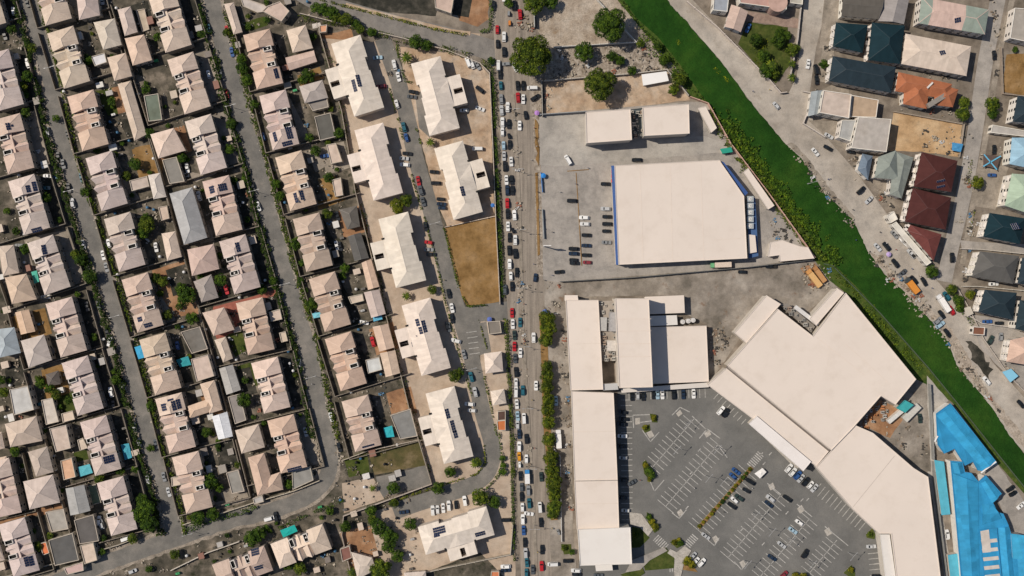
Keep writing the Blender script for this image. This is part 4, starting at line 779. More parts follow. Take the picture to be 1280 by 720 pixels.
# right-hand district
TEAL = (.010, .030, .040); SLATE = (.024, .040, .053); DRED = (.075, .026, .024)
def rh(q_, kd, hh, cc, lb, wallc=(.72, .68, .62), **k): return house(q_, kd, hh, k.pop('rise', None), cc, lb, "house", "house", wallc=wallc, exact=True, over=k.pop('over', .3), floors=3 if hh > 7 else 2, **k)
rh("1045,28 1085,31 1078,66 1041,58", 'hip', 7, TEAL, "dark teal hip roofed villa beside the sandy lane"); rh("1090,28 1131,32 1125,80 1085,75", 'hip', 7, TEAL, "dark teal hip roofed villa left of the beige mansion"); rh("1041,70 1120,84 1114,116 1036,101", 'hip', 7, SLATE, "long slate blue hip roofed building above the bare concrete house")
rh("1132,42 1214,58 1208,95 1127,80", 'hip', 7.2, (.62, .53, .44), "wide beige hip roofed mansion above the orange roof", rise=2.4)
rh("1123,90 1190,105 1186,124 1119,114", 'hip', 6.4, (.40, .15, .075), "orange hip roofed villa", rise=2.2); rh("1131,98 1163,102 1158,136 1129,130", 'hip', 6.0, (.40, .15, .075), "left crosswise orange wing", rise=2.6); rh("1172,104 1198,112 1191,134 1166,131", 'hip', 6.1, (.38, .14, .072), "right crosswise orange wing", rise=2.3)
k6 = rh("1152,-4 1236,12 1231,43 1148,29", 'hip', 7.6, (.58, .44, .38), "pinkish mansion with grey green roof ends at the top", rise=2.2)
for x0, x1 in ((0, .17), (.76, 1)):      # grey green sheets over both roof ends, lying just proud of the pink ones
    qq = pts("1152,-4 1236,12 1231,43 1148,29"); f = [k6r for k6r in ROOFTRI if k6r[1] is k6]; b = MB()
    for tri, _ in f:
        nz = (tri[1] - tri[0]).cross(tri[2] - tri[0]).normalized(); ux = (W(*qq[1], 7.6) - W(*qq[0], 7.6)); L = ux.length; ux.normalize(); o0 = W(*qq[0], 7.6)
        def clip(poly, lim, keep_lo):
            out = []
            for i in range(len(poly)):
                a, c = poly[i], poly[(i + 1) % len(poly)]; da, dc = (a - o0).dot(ux) - lim, (c - o0).dot(ux) - lim
                if keep_lo: da, dc = -da, -dc
                if da >= 0: out.append(a)
                if (da >= 0) != (dc >= 0): out.append(a.lerp(c, da / (da - dc)))
            return out
        p_ = clip(clip([v.copy() for v in tri], x0 * L - 3, False), x1 * L + (3 if x1 == 1 else 0), True)
        if len(p_) > 2: b.face([v + nz * .03 for v in p_])
    b.build("roof_end", "roof", k6, (.27, .32, .28))
rh("1054,-8 1105,-4 1098,24 1052,20", 'gable', 6.6, (.11, .10, .09), "dark brown roofed house at the top edge"); rh("1107,-6 1137,-4 1130,30 1098,26", 'gable', 6.4, (.30, .28, .27), "grey corrugated roofed house at the top edge")
rh("1029,113 1064,118 1061,148 1024,141", 'flat', 8, (.50, .42, .36), "plain beige flat roofed house with one dark panel", parapet=.5); rh("1014,115 1029,113 1024,142 1010,145", 'gable', 5, (.30, .33, .36), "narrow grey roofed annex at the road junction")
rh("1073,146 1114,149 1108,190 1064,185", 'flat', 8.4, (.42, .39, .36), "bare concrete slab roofed house beside the ochre sand lot", parapet=.2); rh("1052,150 1070,150 1063,177 1048,172", 'flat', 6.2, (.38, .38, .38), "smaller grey slab roofed house left of the bare concrete one")
rh("1152,190 1197,201 1189,240 1142,233", 'hip', 8, DRED, "dark red hip roofed block, topmost of three, with solar rows", rise=3.2); rh("1141,235 1189,247 1182,287 1131,277", 'hip', 8, DRED, "dark red hip roofed block, middle of three", rise=3.2)
rh("1138,281 1177,293 1167,326 1134,288", 'hip', 7.4, (.15, .05, .045), "wedge shaped dark red roofed block, lowest of three", rise=2.0)
b = MB(); b.bar(W(1159, 110, 9.2), W(1166, 103, 8.6), .8, .1); o = b.build("plank", "frame"); thing(o, "white sheet lying across the orange villa's roof", "sheet", 1160, 107, None, True)
b = MB(); b.box(W(1170, 126, 7), 9.2, 2.2, 5.9, 7.9, .55, 0); o = b.build("tank_stand", "metal", None, (.30, .27, .24)); thing(o, "long grey brown tank housing beside the orange villa's lower edge", "housing", 1170, 126, None, True)
rh("1065,119 1098,125 1095,147 1062,146", 'flat', 5.6, (.42, .32, .23), "sandy unfinished roof slab between the beige and bare concrete houses", parapet=.3)
rh("1098,196 1120,188 1125,225 1093,222", 'hip', 7, (.24, .27, .25), "grey green roofed villa, left half"); rh("1119,189 1142,197 1127,248 1112,243", 'hip', 6.6, (.24, .27, .25), "grey green roofed villa, right half"); rh("1078,192 1091,195 1085,225 1072,212", 'hip', 5, (.15, .20, .26), "small blue grey roofed gatehouse beside the road")
rh("1265,217 1295,219 1295,270 1256,257", 'hip', 9, (.36, .46, .35), "mint green roofed block with white windowed front"); rh("1265,172 1295,172 1295,212 1262,205", 'hip', 8, (.30, .48, .60), "sky blue roofed house at the right edge")
rh("1237,266 1282,273 1275,305 1229,296", 'hip', 8, TEAL, "dark teal roofed block with white balconies"); rh("1225,314 1274,320 1266,355 1215,345", 'hip', 8, (.12, .115, .11), "charcoal hip roofed block with white balconies"); rh("1278,322 1300,324 1292,358 1272,354", 'hip', 8, SLATE, "slate roof cut by the right edge, beside the charcoal block")
rh("1231,362 1271,366 1266,400 1223,390", 'hip', 8, SLATE, "slate blue hip roofed block above the blue and black cars"); rh("1275,375 1300,378 1295,418 1269,411", 'hip', 8, SLATE, "slate roof cut by the right edge above the pink villa"); rh("1263,425 1295,418 1295,458 1258,452", 'hip', 7.6, (.55, .38, .31), "pink roofed villa with white front at the right edge")
rh("1272,120 1300,122 1300,155 1266,152", 'hip', 8, SLATE, "dark slate roofed house at the right edge"); rh("1240,156 1262,160 1290,165 1290,172 1238,166", 'flat', 3.4, (.40, .38, .35), "low grey annex below the slate roofed house"); rh("1268,10 1295,12 1295,55 1262,48", 'flat', 6, (.36, .33, .3), "grey flat roofed house at the top right corner")
rh("921,-14 985,-14 983,12 925,4", 'flat', 7, (.46, .30, .26), "pinkish brown parapet roofed mansion at the top"); rh("914,6 935,15 926,40 906,33", 'gable', 5.2, (.50, .38, .32), "pinkish gable roofed outbuilding by the canal road"); rh("893,-12 912,-12 909,15 891,13", 'flat', 6, (.33, .36, .40), "blue grey roofed house by the canal road"); rh("988,-10 1004,-10 1003,6 988,4", 'flat', 5, (.45, .42, .38), "pale flat roofed annex beside the lane")
b = MB(); p = W(972, 3, 7); b.cyl(p, 4.4, 0, 7.6, 28); o = b.build("round_tower", "flat", None, (.48, .33, .28)); thing(o, "round pinkish tower roof of the top mansion", "tower", 972, 3, None, True)
rh("1216,408 1231,409 1230,419 1215,418", 'flat', 3, (.20, .09, .06), "small rust red roofed shed"); rh("1238,448 1250,438 1272,458 1262,468", 'flat', 3, (.30, .52, .66), "pale blue canopy by the dusty road", win=False) if False else None
block("1253,465 1264,461 1273,470 1263,478", 3, (.22, .50, .68), "pale blue square canopy beside the dusty road", "canopy", "canopy", rimh=0); block("1205,385 1213,383 1217,392 1209,396", 3, (.5, .46, .4), "tiny beige kiosk above the slate block's yard", "kiosk", "kiosk", rimh=0)
# facade relief: white balconies on the fronts facing the left
for root in [o for o, l, *_ in THINGS if any(s in l for s in ("balconies", "of three", "mint green", "pink roofed villa", "slate blue hip", "dark teal hip"))]:
    wl = [c for c in root.children if c.name.startswith("wall")][0]; vs = [v.co for v in wl.data.vertices if v.co.z > 3]
    # leftmost edge
    vs = sorted(set((round(v.x, 2), round(v.y, 2)) for v in vs)); L4 = sorted(vs, key=lambda p: p[0])[:2]; a, c = Vector(L4[0]), Vector(L4[1]); d = c - a; n = max(2, int(d.length / 3)); u = d.normalized(); nn = Vector((-u.y, u.x)); nn = nn if nn.x < 0 else -nn
    for fl in range(2):
        for i in range(0, n):
            if (i + fl) % 2 and n > 3: continue
            p = a + d * ((i + .5) / n) + nn * .55; b = MB(); z = 2.9 + fl * 2.6; b.box(p, 2.0, 1.1, z, z + .9, math.atan2(u.y, u.x), 0); o = b.build("balcony", "frame"); o.data.transform(Matrix.Identity(4)); o.parent = root
# long slender pavilion of white blocks beside the red blocks
rh("1114,281 1120,277 1164,328 1158,332", 'flat', 4.4, (.62, .58, .53), "long thin white roofed wall building beside dusty road", parapet=.3); rh("1108,270 1117,264 1122,274 1113,279", 'flat', 4.6, (.70, .66, .6), "small white roofed guard house beside dusty road")

# solar arrays: each on the roof beneath it
def roof_at(x, y):
    best = None
    for f, owner in ROOFTRI:
        n = (f[1] - f[0]).cross(f[2] - f[0]).normalized()
        if n.z < .2: continue
        for z in (6.2,):
            pass
        # intersect sight line with plane
        o = Vector((0, 0, H)); d = (W(x, y, 0) - o); den = n.dot(d)
        if abs(den) < 1e-6: continue
        t = n.dot(f[0] - o) / den; P = o + d * t
        if inside((P.x, P.y), [(v.x, v.y) for v in f]) and (best is None or P.z > best[0].z): best = (P, n if n.z > 0 else -n, owner)
    return best
SOL = """10,158,2,3 15,157,1,1 35,236,2,3 43,233,2,4 46,287,5,2 12,272,3,1 55,312,2,4 175,399,3,2 185,406,4,2 163,405,2,2 205,509,3,3 213,500,3,1 265,237,3,3 278,234,4,3 297,309,2,4 345,92,2,4 346,91,1,4
 361,166,3,5 359,179,5,2 344,171,2,4 370,247,2,4 377,244,2,4 33,702,2,4 39,701,2,4 63,514,2,4 136,574,5,3 217,507,2,4 223,505,2,4 368,586,7,2 319,690,4,3 323,709,4,2 460,557,6,1 443,107,2,5 448,101,2,5 578,239,2,4
 522,403,2,3 530,408,2,5 526,413,2,3 518,423,4,2 517,430,2,2 507,434,4,2 509,441,3,2 505,428,4,2 559,517,2,4 566,533,2,5 569,543,2,3 549,663,6,3 546,670,3,1 600,667,5,2 572,692,2,4 476,311,2,2 605,127,1,1 1197,25,3,2 1178,66,3,2 1176,226,4,1 1176,233,4,1 1269,283,4,3 215,568,3,2 77,698,5,3"""
for ln in SOL.split():
    x, y, nc, nr = [float(v) for v in ln.split(',')]; hit = roof_at(x, y)
    if not hit: continue
    P, n, owner = hit; up = Vector((0, 0, 1)); e = Vector((math.cos(.26), math.sin(.26), 0)); e = (e - n * e.dot(n)).normalized(); f_ = n.cross(e); b = MB(); nc, nr = int(nc), int(nr); cw, ch = .82, 1.0
    for i in range(nc):
        for j in range(nr):
            c_ = P + e * (i - (nc - 1) / 2) * (cw + .12) + f_ * (j - (nr - 1) / 2) * (ch + .14) + n * .22
            q = [c_ - e * cw / 2 - f_ * ch / 2, c_ + e * cw / 2 - f_ * ch / 2, c_ + e * cw / 2 + f_ * ch / 2, c_ - e * cw / 2 + f_ * ch / 2]; b.face(q, 0); b.quadring([v - n * .12 for v in q], q, 1)
    b.build("solar_panel", ["solar", "frame"], owner)

# ------------------------------------------------------------------ compound walls
def wall_line(pl, h=2.2, w=.28, col=(.22, .19, .155), label="low boundary wall", name="boundary_wall", closed=False, group="boundary walls", mat="wall"):
    if isinstance(pl, str): pl = pts(pl)
    b = MB(); ps = [W(*p) for p in pl]
    if closed: ps.append(ps[0])
    for k, (a, c) in enumerate(zip(ps, ps[1:])):
        d = c - a; L = d.length
        if L < .2: continue
        b.box(((a.x + c.x) / 2, (a.y + c.y) / 2), L + w * .9, w, 0, h + .004 * (k % 3), math.atan2(d.y, d.x), 0)
        u = d.normalized(); n = int(L / 4)
        for i in range(1, n): p = a + d * (i / n); b.box(p, .45, .45, 0, h + .18, math.atan2(d.y, d.x), 0)
    m = pl[len(pl) // 2]; o = b.build(name, mat, None, shade(col)); thing(o, label, "wall", sum(p[0] for p in pl) / len(pl), sum(p[1] for p in pl) / len(pl), group); return o
for cn, q, ul, ur in PLOTWALLS:
    side_st = ur if cn in 'GFK' else ul; side_bk = ul if cn in 'GFK' else ur
    a = offs(q, side_st, -2); c = offs(q, side_st, 72); d = offs(q, side_bk, 72); e = offs(q, side_bk, -2)
    wall_line([a, c, d, e] if cn != 'N' else [a, c, d], 2.3, .3, label="brown yard wall around a duplex plot", group="yard walls of the estate houses")
    # paved drive and yard tones differ per plot
    r = RD.random(); z = [offs(q, 35, 2), offs(q, side_st - 1 if side_st > 0 else 35, 2), offs(q, side_st - 1 if side_st > 0 else 50, 68), offs(q, 35, 68)]
    sheet("yard_paving", rag(z, .5, 12, int(q[0][0]) % 50), RD.choice(["yard", "yard_dark", "yard_dark", "yard_light", "oil"]))
    z = [offs(q, side_bk * .98 if side_bk < 0 else 56, 4), offs(q, -2 if side_bk < 0 else side_bk - 2, 4), offs(q, -2 if side_bk < 0 else side_bk - 2, 38), offs(q, side_bk * .98 if side_bk < 0 else 56, 38)]
    if RD.random() < .5: sheet("yard_paving", rag(z, .5, 12, int(q[0][1]) % 50), RD.choice(["yard_dark", "yard", "soil", "brown", "yard_light"]))
for pl, hh, cl, lb in [
    ("397,30 428,140 445,240 470,340 492,430 512,510 540,604", 2.6, (.33, .28, .23), "long dark wall dividing estate plots from the hostels"), ("376,18 440,34 500,48 560,64 600,80 612,92 616,180 620,280 625,380", 2.2, (.50, .44, .38), "long wall following the top road and main road"),
    ("556,284 620,270", 1, (.6, .5, .42), "low wall along the top of the dry lawn"), ("430,644 480,626 540,604", 2.4, (.48, .42, .36), "pale wall below the sand and tarmac plots"), ("428,575 460,563 525,549 540,604", 2, (.42, .36, .3), "wall around the empty grass plot"), ("230,655 280,640 320,627 368,613 400,600", 2, (.5, .44, .36), "wall along the inside of the bend"),
    ("0,722 60,706 150,680 165,674", 2, (.45, .39, .33), "wall along the bottom left street"), ("215,712 260,690 300,676", 2, (.55, .5, .44), "white wall below the bottom street"), ("430,645 428,668 440,720", 2, (.4, .35, .3), "wall left of the orange soil"), ("500,722 560,708 638,692 641,655", 2.2, (.45, .4, .34), "wall below the crosswise hostel"),
    ("667,0 668,35", 3, (.45, .45, .44), "grey wall at the top of the sandy lot"), ("692,60 795,54 780,38 745,0", 2.4, (.55, .54, .52), "pale wall around the top vacant lot"), ("680,102 790,93 833,88 860,120", 2.2, (.45, .42, .38), "wall above the sandy lot with the white shed"), ("675,144 733,140", 2.6, (.30, .32, .33), "dark wall at the yard's top left corner"), ("677,102 678,146", 2.4, (.35, .33, .3), "wall left of the sandy lot"),
    ("676,216 678,240", 1.6, (.08, .2, .45), "blue gate wall at the supermarket entrance"), ("678,262 680,298", 1.6, (.25, .28, .3), "grey fence left of the supermarket car park"), ("700,352 790,347 935,334 1014,325", 2.6, (.12, .12, .12), "long dark wall below the supermarket"), ("862,122 884,130 912,180 960,243 1017,322", 2.8, (.55, .36, .29), "pinkish canal wall behind the supermarket"), ("1160,480 1166,600 1182,724", 3, (.28, .28, .27), "tall grey wall between mall and blue building"),
    ("858,3 897,36 960,100 975,117 982,116", 2.2, (.58, .52, .46), "pale wall along the canal road"), ("1003,115 1017,118 1003,155 1030,172", 2, (.55, .5, .45), "wall at the corner of the canal road"), ("1001,0 996,50 986,100", 2.2, (.5, .46, .42), "wall along the sandy lane"), ("1100,322 1100,322 1060,365 1145,468 1150,480", .5, (.3, .3, .25), ""), ("1196,362 1210,386 1228,424 1260,470 1290,500", 1.8, (.48, .43, .38), "wall along the far end of the dusty road"),
    ("1202,390 1225,404 1285,412", 2, (.5, .46, .42), "wall below the slate blue block's drive"), ("1200,311 1225,312 1285,318", 1.8, (.5, .46, .42), "wall above the charcoal block"), ("1202,358 1220,358 1285,364", 1.8, (.5, .46, .42), "wall below the charcoal block"), ("1250,60 1252,118 1290,122", 1.8, (.3, .25, .2), "wall around the brown field"), ("697,392 692,392", 1.8, (.4, .4, .4), "short wall at the service road"), ("692,560 700,570 702,676", 1.8, (.5, .5, .5), "pale wall along the service road"),
    ("1116,140 1204,156 1198,197", 1.6, (.35, .3, .25), "wall around the ochre sand lot"), ("1240,165 1300,176", 1.6, (.4, .36, .32), "wall below the slate roofed house")]:
    if lb: wall_line(pl, hh, .3, cl, lb)

# ------------------------------------------------------------------ vehicles
def car_protos():
    out = {}
    for kind, (L, Wd, hb, ht, c0, c1, ws0, ws1) in dict(sedan=(4.5, 1.78, .85, 1.42, -.95, 1.35, .55, .7), suv=(4.7, 1.88, 1.0, 1.75, -1.9, 1.1, .25, .6), van=(5.0, 1.9, 1.1, 2.1, -2.35, 1.75, .12, .55), hatch=(4.0, 1.7, .9, 1.5, -1.75, 1.0, .3, .65), pickup=(5.2, 1.88, 1.0, 1.72, -.6, 1.35, .25, .6), tricycle=(2.6, 1.25, .7, 1.7, -1.2, .7, .1, .3)).items():
        b = MB(); hw = Wd / 2
        # lower body: rounded plan ring, y forward
        ring = [(-hw * .80, -L / 2), (hw * .80, -L / 2), (hw * .97, -L / 2 + .35), (hw, -L * .2), (hw, L * .25), (hw * .93, L / 2 - .45), (hw * .72, L / 2), (-hw * .72, L / 2), (-hw * .93, L / 2 - .45), (-hw, L * .25), (-hw, -L * .2), (-hw * .97, -L / 2 + .35)]
        V = lambda p, z, k=1: Vector((p[0] * k, p[1] * (.985 if k < 1 else 1), z))
        b.quadring([V(p, .28) for p in ring], [V(p, hb * .78) for p in ring]); b.quadring([V(p, hb * .78) for p in ring], [V(p, hb, .94) for p in ring]); b.cap([V(p, hb, .94) for p in ring]); b.cap([V(p, .28) for p in ring], 0, True)
        w1 = hw * .76; z1 = ht; zb = hb - .01; y0, y1 = c0, c1
        bot = [Vector((-hw * .9, y0, zb)), Vector((hw * .9, y0, zb)), Vector((hw * .9, y1, zb)), Vector((-hw * .9, y1, zb))]; top = [Vector((-w1, y0 + ws0, z1)), Vector((w1, y0 + ws0, z1)), Vector((w1, y1 - ws1, z1)), Vector((-w1, y1 - ws1, z1))]
        b.face(top)
        for i in range(4):   # corner pillars: body coloured frame under the glass
            b.face([bot[i], bot[(i + 1) % 4], top[(i + 1) % 4], top[i]])
        for sx in (-1, 1):
            for y in (-L * .3, L * .31):
                n = 10; cen = Vector((sx * (hw - .12), y, .32)); r0 = [cen + Vector((-.1 * sx, math.cos(6.283 * i / n) * .32, math.sin(6.283 * i / n) * .32)) for i in range(n)]; r1 = [p + Vector((.2 * sx, 0, 0)) for p in r0]; b.quadring(r0, r1, 1); b.face(r1, 1)
            b.box((sx * (hw + .06), y1 - ws1 * .9), .18, .14, hb * .9, hb * 1.05, 0, 0)
            b.box((sx * hw * .62, -L / 2 + .03), .32, .1, hb * .6, hb * .78, 0, 2)
        if kind == 'pickup': b.face([Vector((-hw * .75, -L / 2 + .2, hb + .01)), Vector((hw * .75, -L / 2 + .2, hb + .01)), Vector((hw * .75, y0 - .1, hb + .01)), Vector((-hw * .75, y0 - .1, hb + .01))], 1)
        me = b.mesh("car_body", ["car", "rubber", "lampred"]); g = MB()
        def pane(i, j, e=.012, m=.1, name=None):
            g = MB(); a, c, d, f = bot[i], bot[j], top[j], top[i]; n = (c - a).cross(f - a).normalized()
            pt = lambda s, t: (a.lerp(c, s)).lerp(f.lerp(d, s), t) + n * e
            g.face([pt(m, .1), pt(1 - m, .1), pt(1 - m, .93), pt(m, .93)]); return g.mesh(name, ["glass"])
        out[kind] = (me, [("rear_window", pane(0, 1, name="rear_window")), ("side_window", pane(1, 2, name="side_window")), ("windscreen", pane(2, 3, name="windscreen")), ("side_window", pane(3, 0, name="side_window"))])
    return out
CARS = car_protos()
CC = dict(w=((.74, .74, .73), "white"), k=((.012, .014, .016), "black"), g=((.24, .25, .26), "grey"), s=((.45, .46, .47), "silver"), r=((.42, .015, .02), "red"), b=((.03, .09, .26), "blue"), n=((.015, .03, .06), "navy"), t=((.02, .11, .15), "teal"), l=((.34, .48, .58), "pale blue"), y=((.72, .32, .02), "yellow"), d=((.03, .05, .045), "dark green"), o=((.55, .2, .04), "orange"), m=((.22, .03, .04), "maroon"), z=((.08, .09, .10), "charcoal"))
KN = dict(sedan="car", suv="four wheel drive", van="minibus", hatch="hatchback", pickup="pickup", tricycle="three wheeled taxi")
CARPOS = []
def car(x, y, a, c='w', kind='sedan', where=None, grp="cars on the roads and in the yards"):
    """a: tilt of the long axis in degrees, 0 = up and down the picture, 90 = across"""
    if kind == 'auto': kind = RD.choice(['sedan', 'sedan', 'sedan', 'suv', 'hatch'])
    me, kids = CARS[kind]; o = bpy.data.objects.new("car" if kind != 'van' else "minibus", me); C.objects.link(o); p = W(x, y, .7); o.location = (p.x, p.y, gz(x, y) + .005)
    o.rotation_euler = (0, 0, math.radians(a)); col, cn = CC[c]; k = 1 + RD.uniform(-.12, .12); o.color = (*[v * k for v in col], 1)
    for nm, m in kids: ch = bpy.data.objects.new(nm, m); C.objects.link(ch); ch.parent = o
    CARPOS.append((x, y)); thing(o, f"{cn} {KN[kind]} {where}" if where else f"{cn} {KN[kind]}", "car" if kind != 'van' else "minibus", x, y, grp); return o
def carlist(s, a, kind='auto', where=None, grp="cars on the roads and in the yards"):
    for t in s.split():
        f = t.split(','); car(float(f[0]), float(f[1]), float(f[3]) if len(f) > 3 and f[3] else a + RD.uniform(-3, 3), f[2], f[4] if len(f) > 4 else kind, where, grp)
G1 = "vehicles on the main road"
carlist("""621.5,37,r 630,46,w,,suv 622,55,k 630,65,k,,suv 614,77,t,30 623,82,w,,van 633,80,g,92 643.5,84,w,28 625,93,k 626,107,t 643,7,k,,suv 647,107,k 654,107,k 665.5,110,w,90,van 647.5,122,r 654,124,w 669,122,k,-58 626.5,124,g 634.5,134,w 627,138,s
 657,144,k,8 628,153,w,,suv 636,155,k 628,165,w 649.5,157,w 629.5,182,l 637,181,k 630,195,s 639,202,w 631,208,k 633,225,w 639.5,225,k 634,238,n 640.5,238,k 634,254,r 634.5,267.5,k,,suv 643,269,w 635,283,w 637,297,k 644,300,w 636.5,313,k,,suv 644,317,k
 637,330,w 646,340.5,k 638.5,345,w 669,347,n,-8 640,358,k 631,362,z 640,391,r 641,405,w 650,403,t 643,419,d 643,433,r 650.5,441,w 644,448,z 645,465,k 645,478,w,,hatch 667,422,w 670,482,w 645,490,w,,van 653.5,488,t,,suv 646,505,w 647,520,l 655,523,w,,van 647,531,s,,hatch
 649,542.5,n 658,548.5,k 649,558,w 649,570.5,y 658,573.5,w,,hatch 649.5,581,w,,tricycle 650.5,595,k 676.5,596,d 652,609,z 660.5,613,g,,suv 652,621,k 661.5,629,t,,suv 653,634,w,,hatch 675,634,w,,van 661,642,w,82 653.5,649,w,,suv 676,653,k 654.5,663,b 656,678,k 657,691,s 677.5,687,k
 658.5,703,t 677,707.5,r,,suv 666,712,z 658,716,t 636,17,g,,tricycle 637,29,o,,tricycle 636,170,k,10,tricycle 641,288,k,20,tricycle 617,7,k 650,18,r 645,-6,k 630,-4,w 655,-4,g""", 2, where="on the main road", grp=G1)
carlist("695,501,l,3 691,705,w,92,van 710,701,k,92,suv 720,713,w,88 721,718,k,88 748,719,z,90 698,665,g,20,tricycle", 3, where="on the service road by the mall", grp="vehicles on the service road")
b = MB(); 
def truck(x, y, a, L, w, h, cab, col, label, cat="truck", cabc=(.7, .7, .7)):
    root = empty("truck", W(x, y) + Vector((0, 0, gz(x, y)))); b = MB(); b.box((0, -.9), w, L - 1.9, .9, h, 0, 0); o = b.build("cargo_box", "carmatte"); o.parent = root; o.color = (*col, 1)
    b = MB(); b.box((0, L / 2 - .85), w * .94, 1.7, .5, 2.3, 0, 0); o = b.build("cab", "car"); o.parent = root; o.color = (*cabc, 1)
    b = MB(); b.face([Vector((-w * .4, L / 2 - .5, 2.31)), Vector((w * .4, L / 2 - .5, 2.31)), Vector((w * .42, L / 2 + .012, 1.5)), Vector((-w * .42, L / 2 + .012, 1.5))]); o = b.build("windscreen", "glass"); o.parent = root
    for sx in (-1, 1):
        for yy in (-L * .3, L * .32):
            b = MB(); n = 12; cen = Vector((sx * (w / 2 - .15), yy, .48)); r0 = [cen + Vector((-.14 * sx, math.cos(6.283 * i / n) * .48, math.sin(6.283 * i / n) * .48)) for i in range(n)]; r1 = [p + Vector((.28 * sx, 0, 0)) for p in r0]; b.quadring(r0, r1, 0); b.face(r1, 0); b.face(r0[::-1]); o = b.build("wheel", "rubber"); o.parent = root
    b = MB(); b.box((0, 0), w * .6, L * .95, .55, .9, 0, 0); o = b.build("chassis", "rubber"); o.parent = root
    root.rotation_euler = (0, 0, math.radians(a)); CARPOS.append((x, y)); thing(root, label, cat, x, y, None, True)
truck(659, 595, 2, 6.4, 2.2, 2.5, 0, (.72, .72, .72), "white and blue bus in the main road queue", "bus", (.05, .25, .55)); truck(698, 548, 3, 8.5, 2.4, 2.9, 0, (.75, .74, .72), "white box truck on the service road"); truck(900, 331, 92, 9.5, 2.5, 3, 0, (.62, .52, .44), "beige box truck with green cab below the supermarket", cabc=(.15, .4, .2))
truck(1177, 379, 33, 9, 2.4, 3, 0, (.8, .78, .76), "long white truck on the dusty road"); truck(1138, 357, 38, 8.2, 2.8, 2.8, 0, (.62, .24, .04), "orange truck among the roadside stalls", cabc=(.05, .06, .06)); truck(1016, 348, 38, 9.5, 2.6, 2.4, 0, (.62, .38, .16), "tan loaded truck in the earth pit behind the supermarket", cabc=(.6, .3, .1)); truck(1023, 343, 36, 8.5, 2.2, 2.2, 0, (.45, .24, .1), "brown loaded truck in the earth pit", cabc=(.4, .2, .08)); truck(1250, 56, 0, .1, .1, .1, 0, (0, 0, 0), "") if False else None
EST = "cars in the housing estate"
carlist("""17,14,w 35,79,w,,suv 42,97,k 47,114,z 60,165,g 85,168,k 73,196,k 79,205,z 102,222,t 86,235,k 91,254,s 104,306,s 129,319,w 133,334,g 110,333,k 109,383,k 124,381,z 134,415,k 137,427,w,-15 154,483,s 168,534,s 174,553,g 185,599,s 195,555,z
 205,596,g 211,615,s 261,36,t 284,38,r 290,65,b 283,117,r 276,92,z 261,93,w 316,233,k 323,258,w 374,454,w,4 414,521,w 424,559,k 127,655,s 158,673,w,-70,van 166,714,s,-68 337,648,w,-75,van 345,646,k 310,641,k,-72,tricycle 195,309,w,10 136,304,w,,hatch 329,171,b,16,hatch
 406,195,b,100 455,403,w,80 466,427,r 222,432,b 249,245,w,,suv 234,210,w,12 283,362,r 382,540,s 57,371,w,95 124,651,w,0 30,290,g 57,235,t,90 60,220,w,90 25,307,z,90 425,308,k 422,270,k 421,307,w 50,505,t,100 139,490,w 154,486,k 6,44,k 142,506,k 160,655,s,-60 36,0,k 34,3,k 128,0,w,4""", 14, where=None, grp=EST)
carlist("""493,81,w 498,96,w 472,72,l,95 496,130,w 517,115,k,80 515,121,z,82 477,108,m,95 505,159,t 508,172,b 505,198,s,85 506,206,w,85 509,192,k,85 523,226,r 526,238,z 529,252,z 543,215,k,85 545,229,k,88 551,249,k,85 552,255,n,85 553,260,n,85 536,303,r,80 536,312,g,88 539,318,k,88 532,283,k
 561,367,k 570,426,w,75 580,443,g 589,471,t 594,490,s 587,505,w,85 590,513,w,85 505,640,n,100 541,638,w,4 547,637,w,4 554,635,w,4 561,632,w,4 570,631,k,4 581,626,w,8 633,650,k,92 585,78,w,20,van 590,80,w,20,suv 597,82,g,30 600,136,w,70 600,112,k,50 565,385,w 632,708,w,92 632,713,n,92 559,407,k 561,409,z,10 580,138,w,90,hatch 565,398,k,8 597,186,w,90,van""", 14, where=None, grp="cars around the hostels")
carlist("""715,251,k,88 757,230,k,88 757,261,s,88 759,271,k,88 759,280,k,88 758,289,k,88 758,303,g,88 730,272,w,88,suv 731,280,w,88 733,294,k,88 733,307,n,88 717,311,k,88,suv 717,317,n,88 733,319,k,88 718,329,k,88 734,328,m,88 699,340,k,96 796,200,k,90,suv 928,340,k,88 710,200,w,30,van 964,333,k,90,pickup 717,325,k,88""", 88, where="in the supermarket yard", grp="vehicles in the supermarket yard")
carlist("""790,495,k,2 797,494,s,2 804,495,k,2 817,493,k,2 822,493,l,2 828,493,w,2 842,493,k,2 854,493,n,2 867,492,w,2 779,515,k,80 780,524,k,85 778,545,w,88 779,572,s,88 790,603,z,-60 782,638,w,88 779,600,k,88 777,530,k,85 777,558,k,86 778,622,k,86 901,513,w,-40,suv 907,516,k,-35,suv
 920,589,b,52 916,595,b,50 938,602,k,58,suv 933,613,k,62 924,622,d,55,suv 918,625,w,48 915,632,k,54 882,670,s,54 866,695,s,-42 870,701,w,-42 877,703,w,-42,suv 963,623,s,50 961,630,n,52 984,623,k,55,suv 999,653,w,55 991,663,l,55 977,681,s,52 965,697,n,56 1006,692,k,-34,suv 980,718,m,-48
 986,585,w,-40,suv 991,590,w,-40 997,594,b,-40 1001,598,s,-40 1007,602,k,-40 1013,606,w,-40 1018,610,s,-40 1089,683,s,92 1095,720,k,92""", 54, where="in the mall car park", grp="cars in the mall car park")
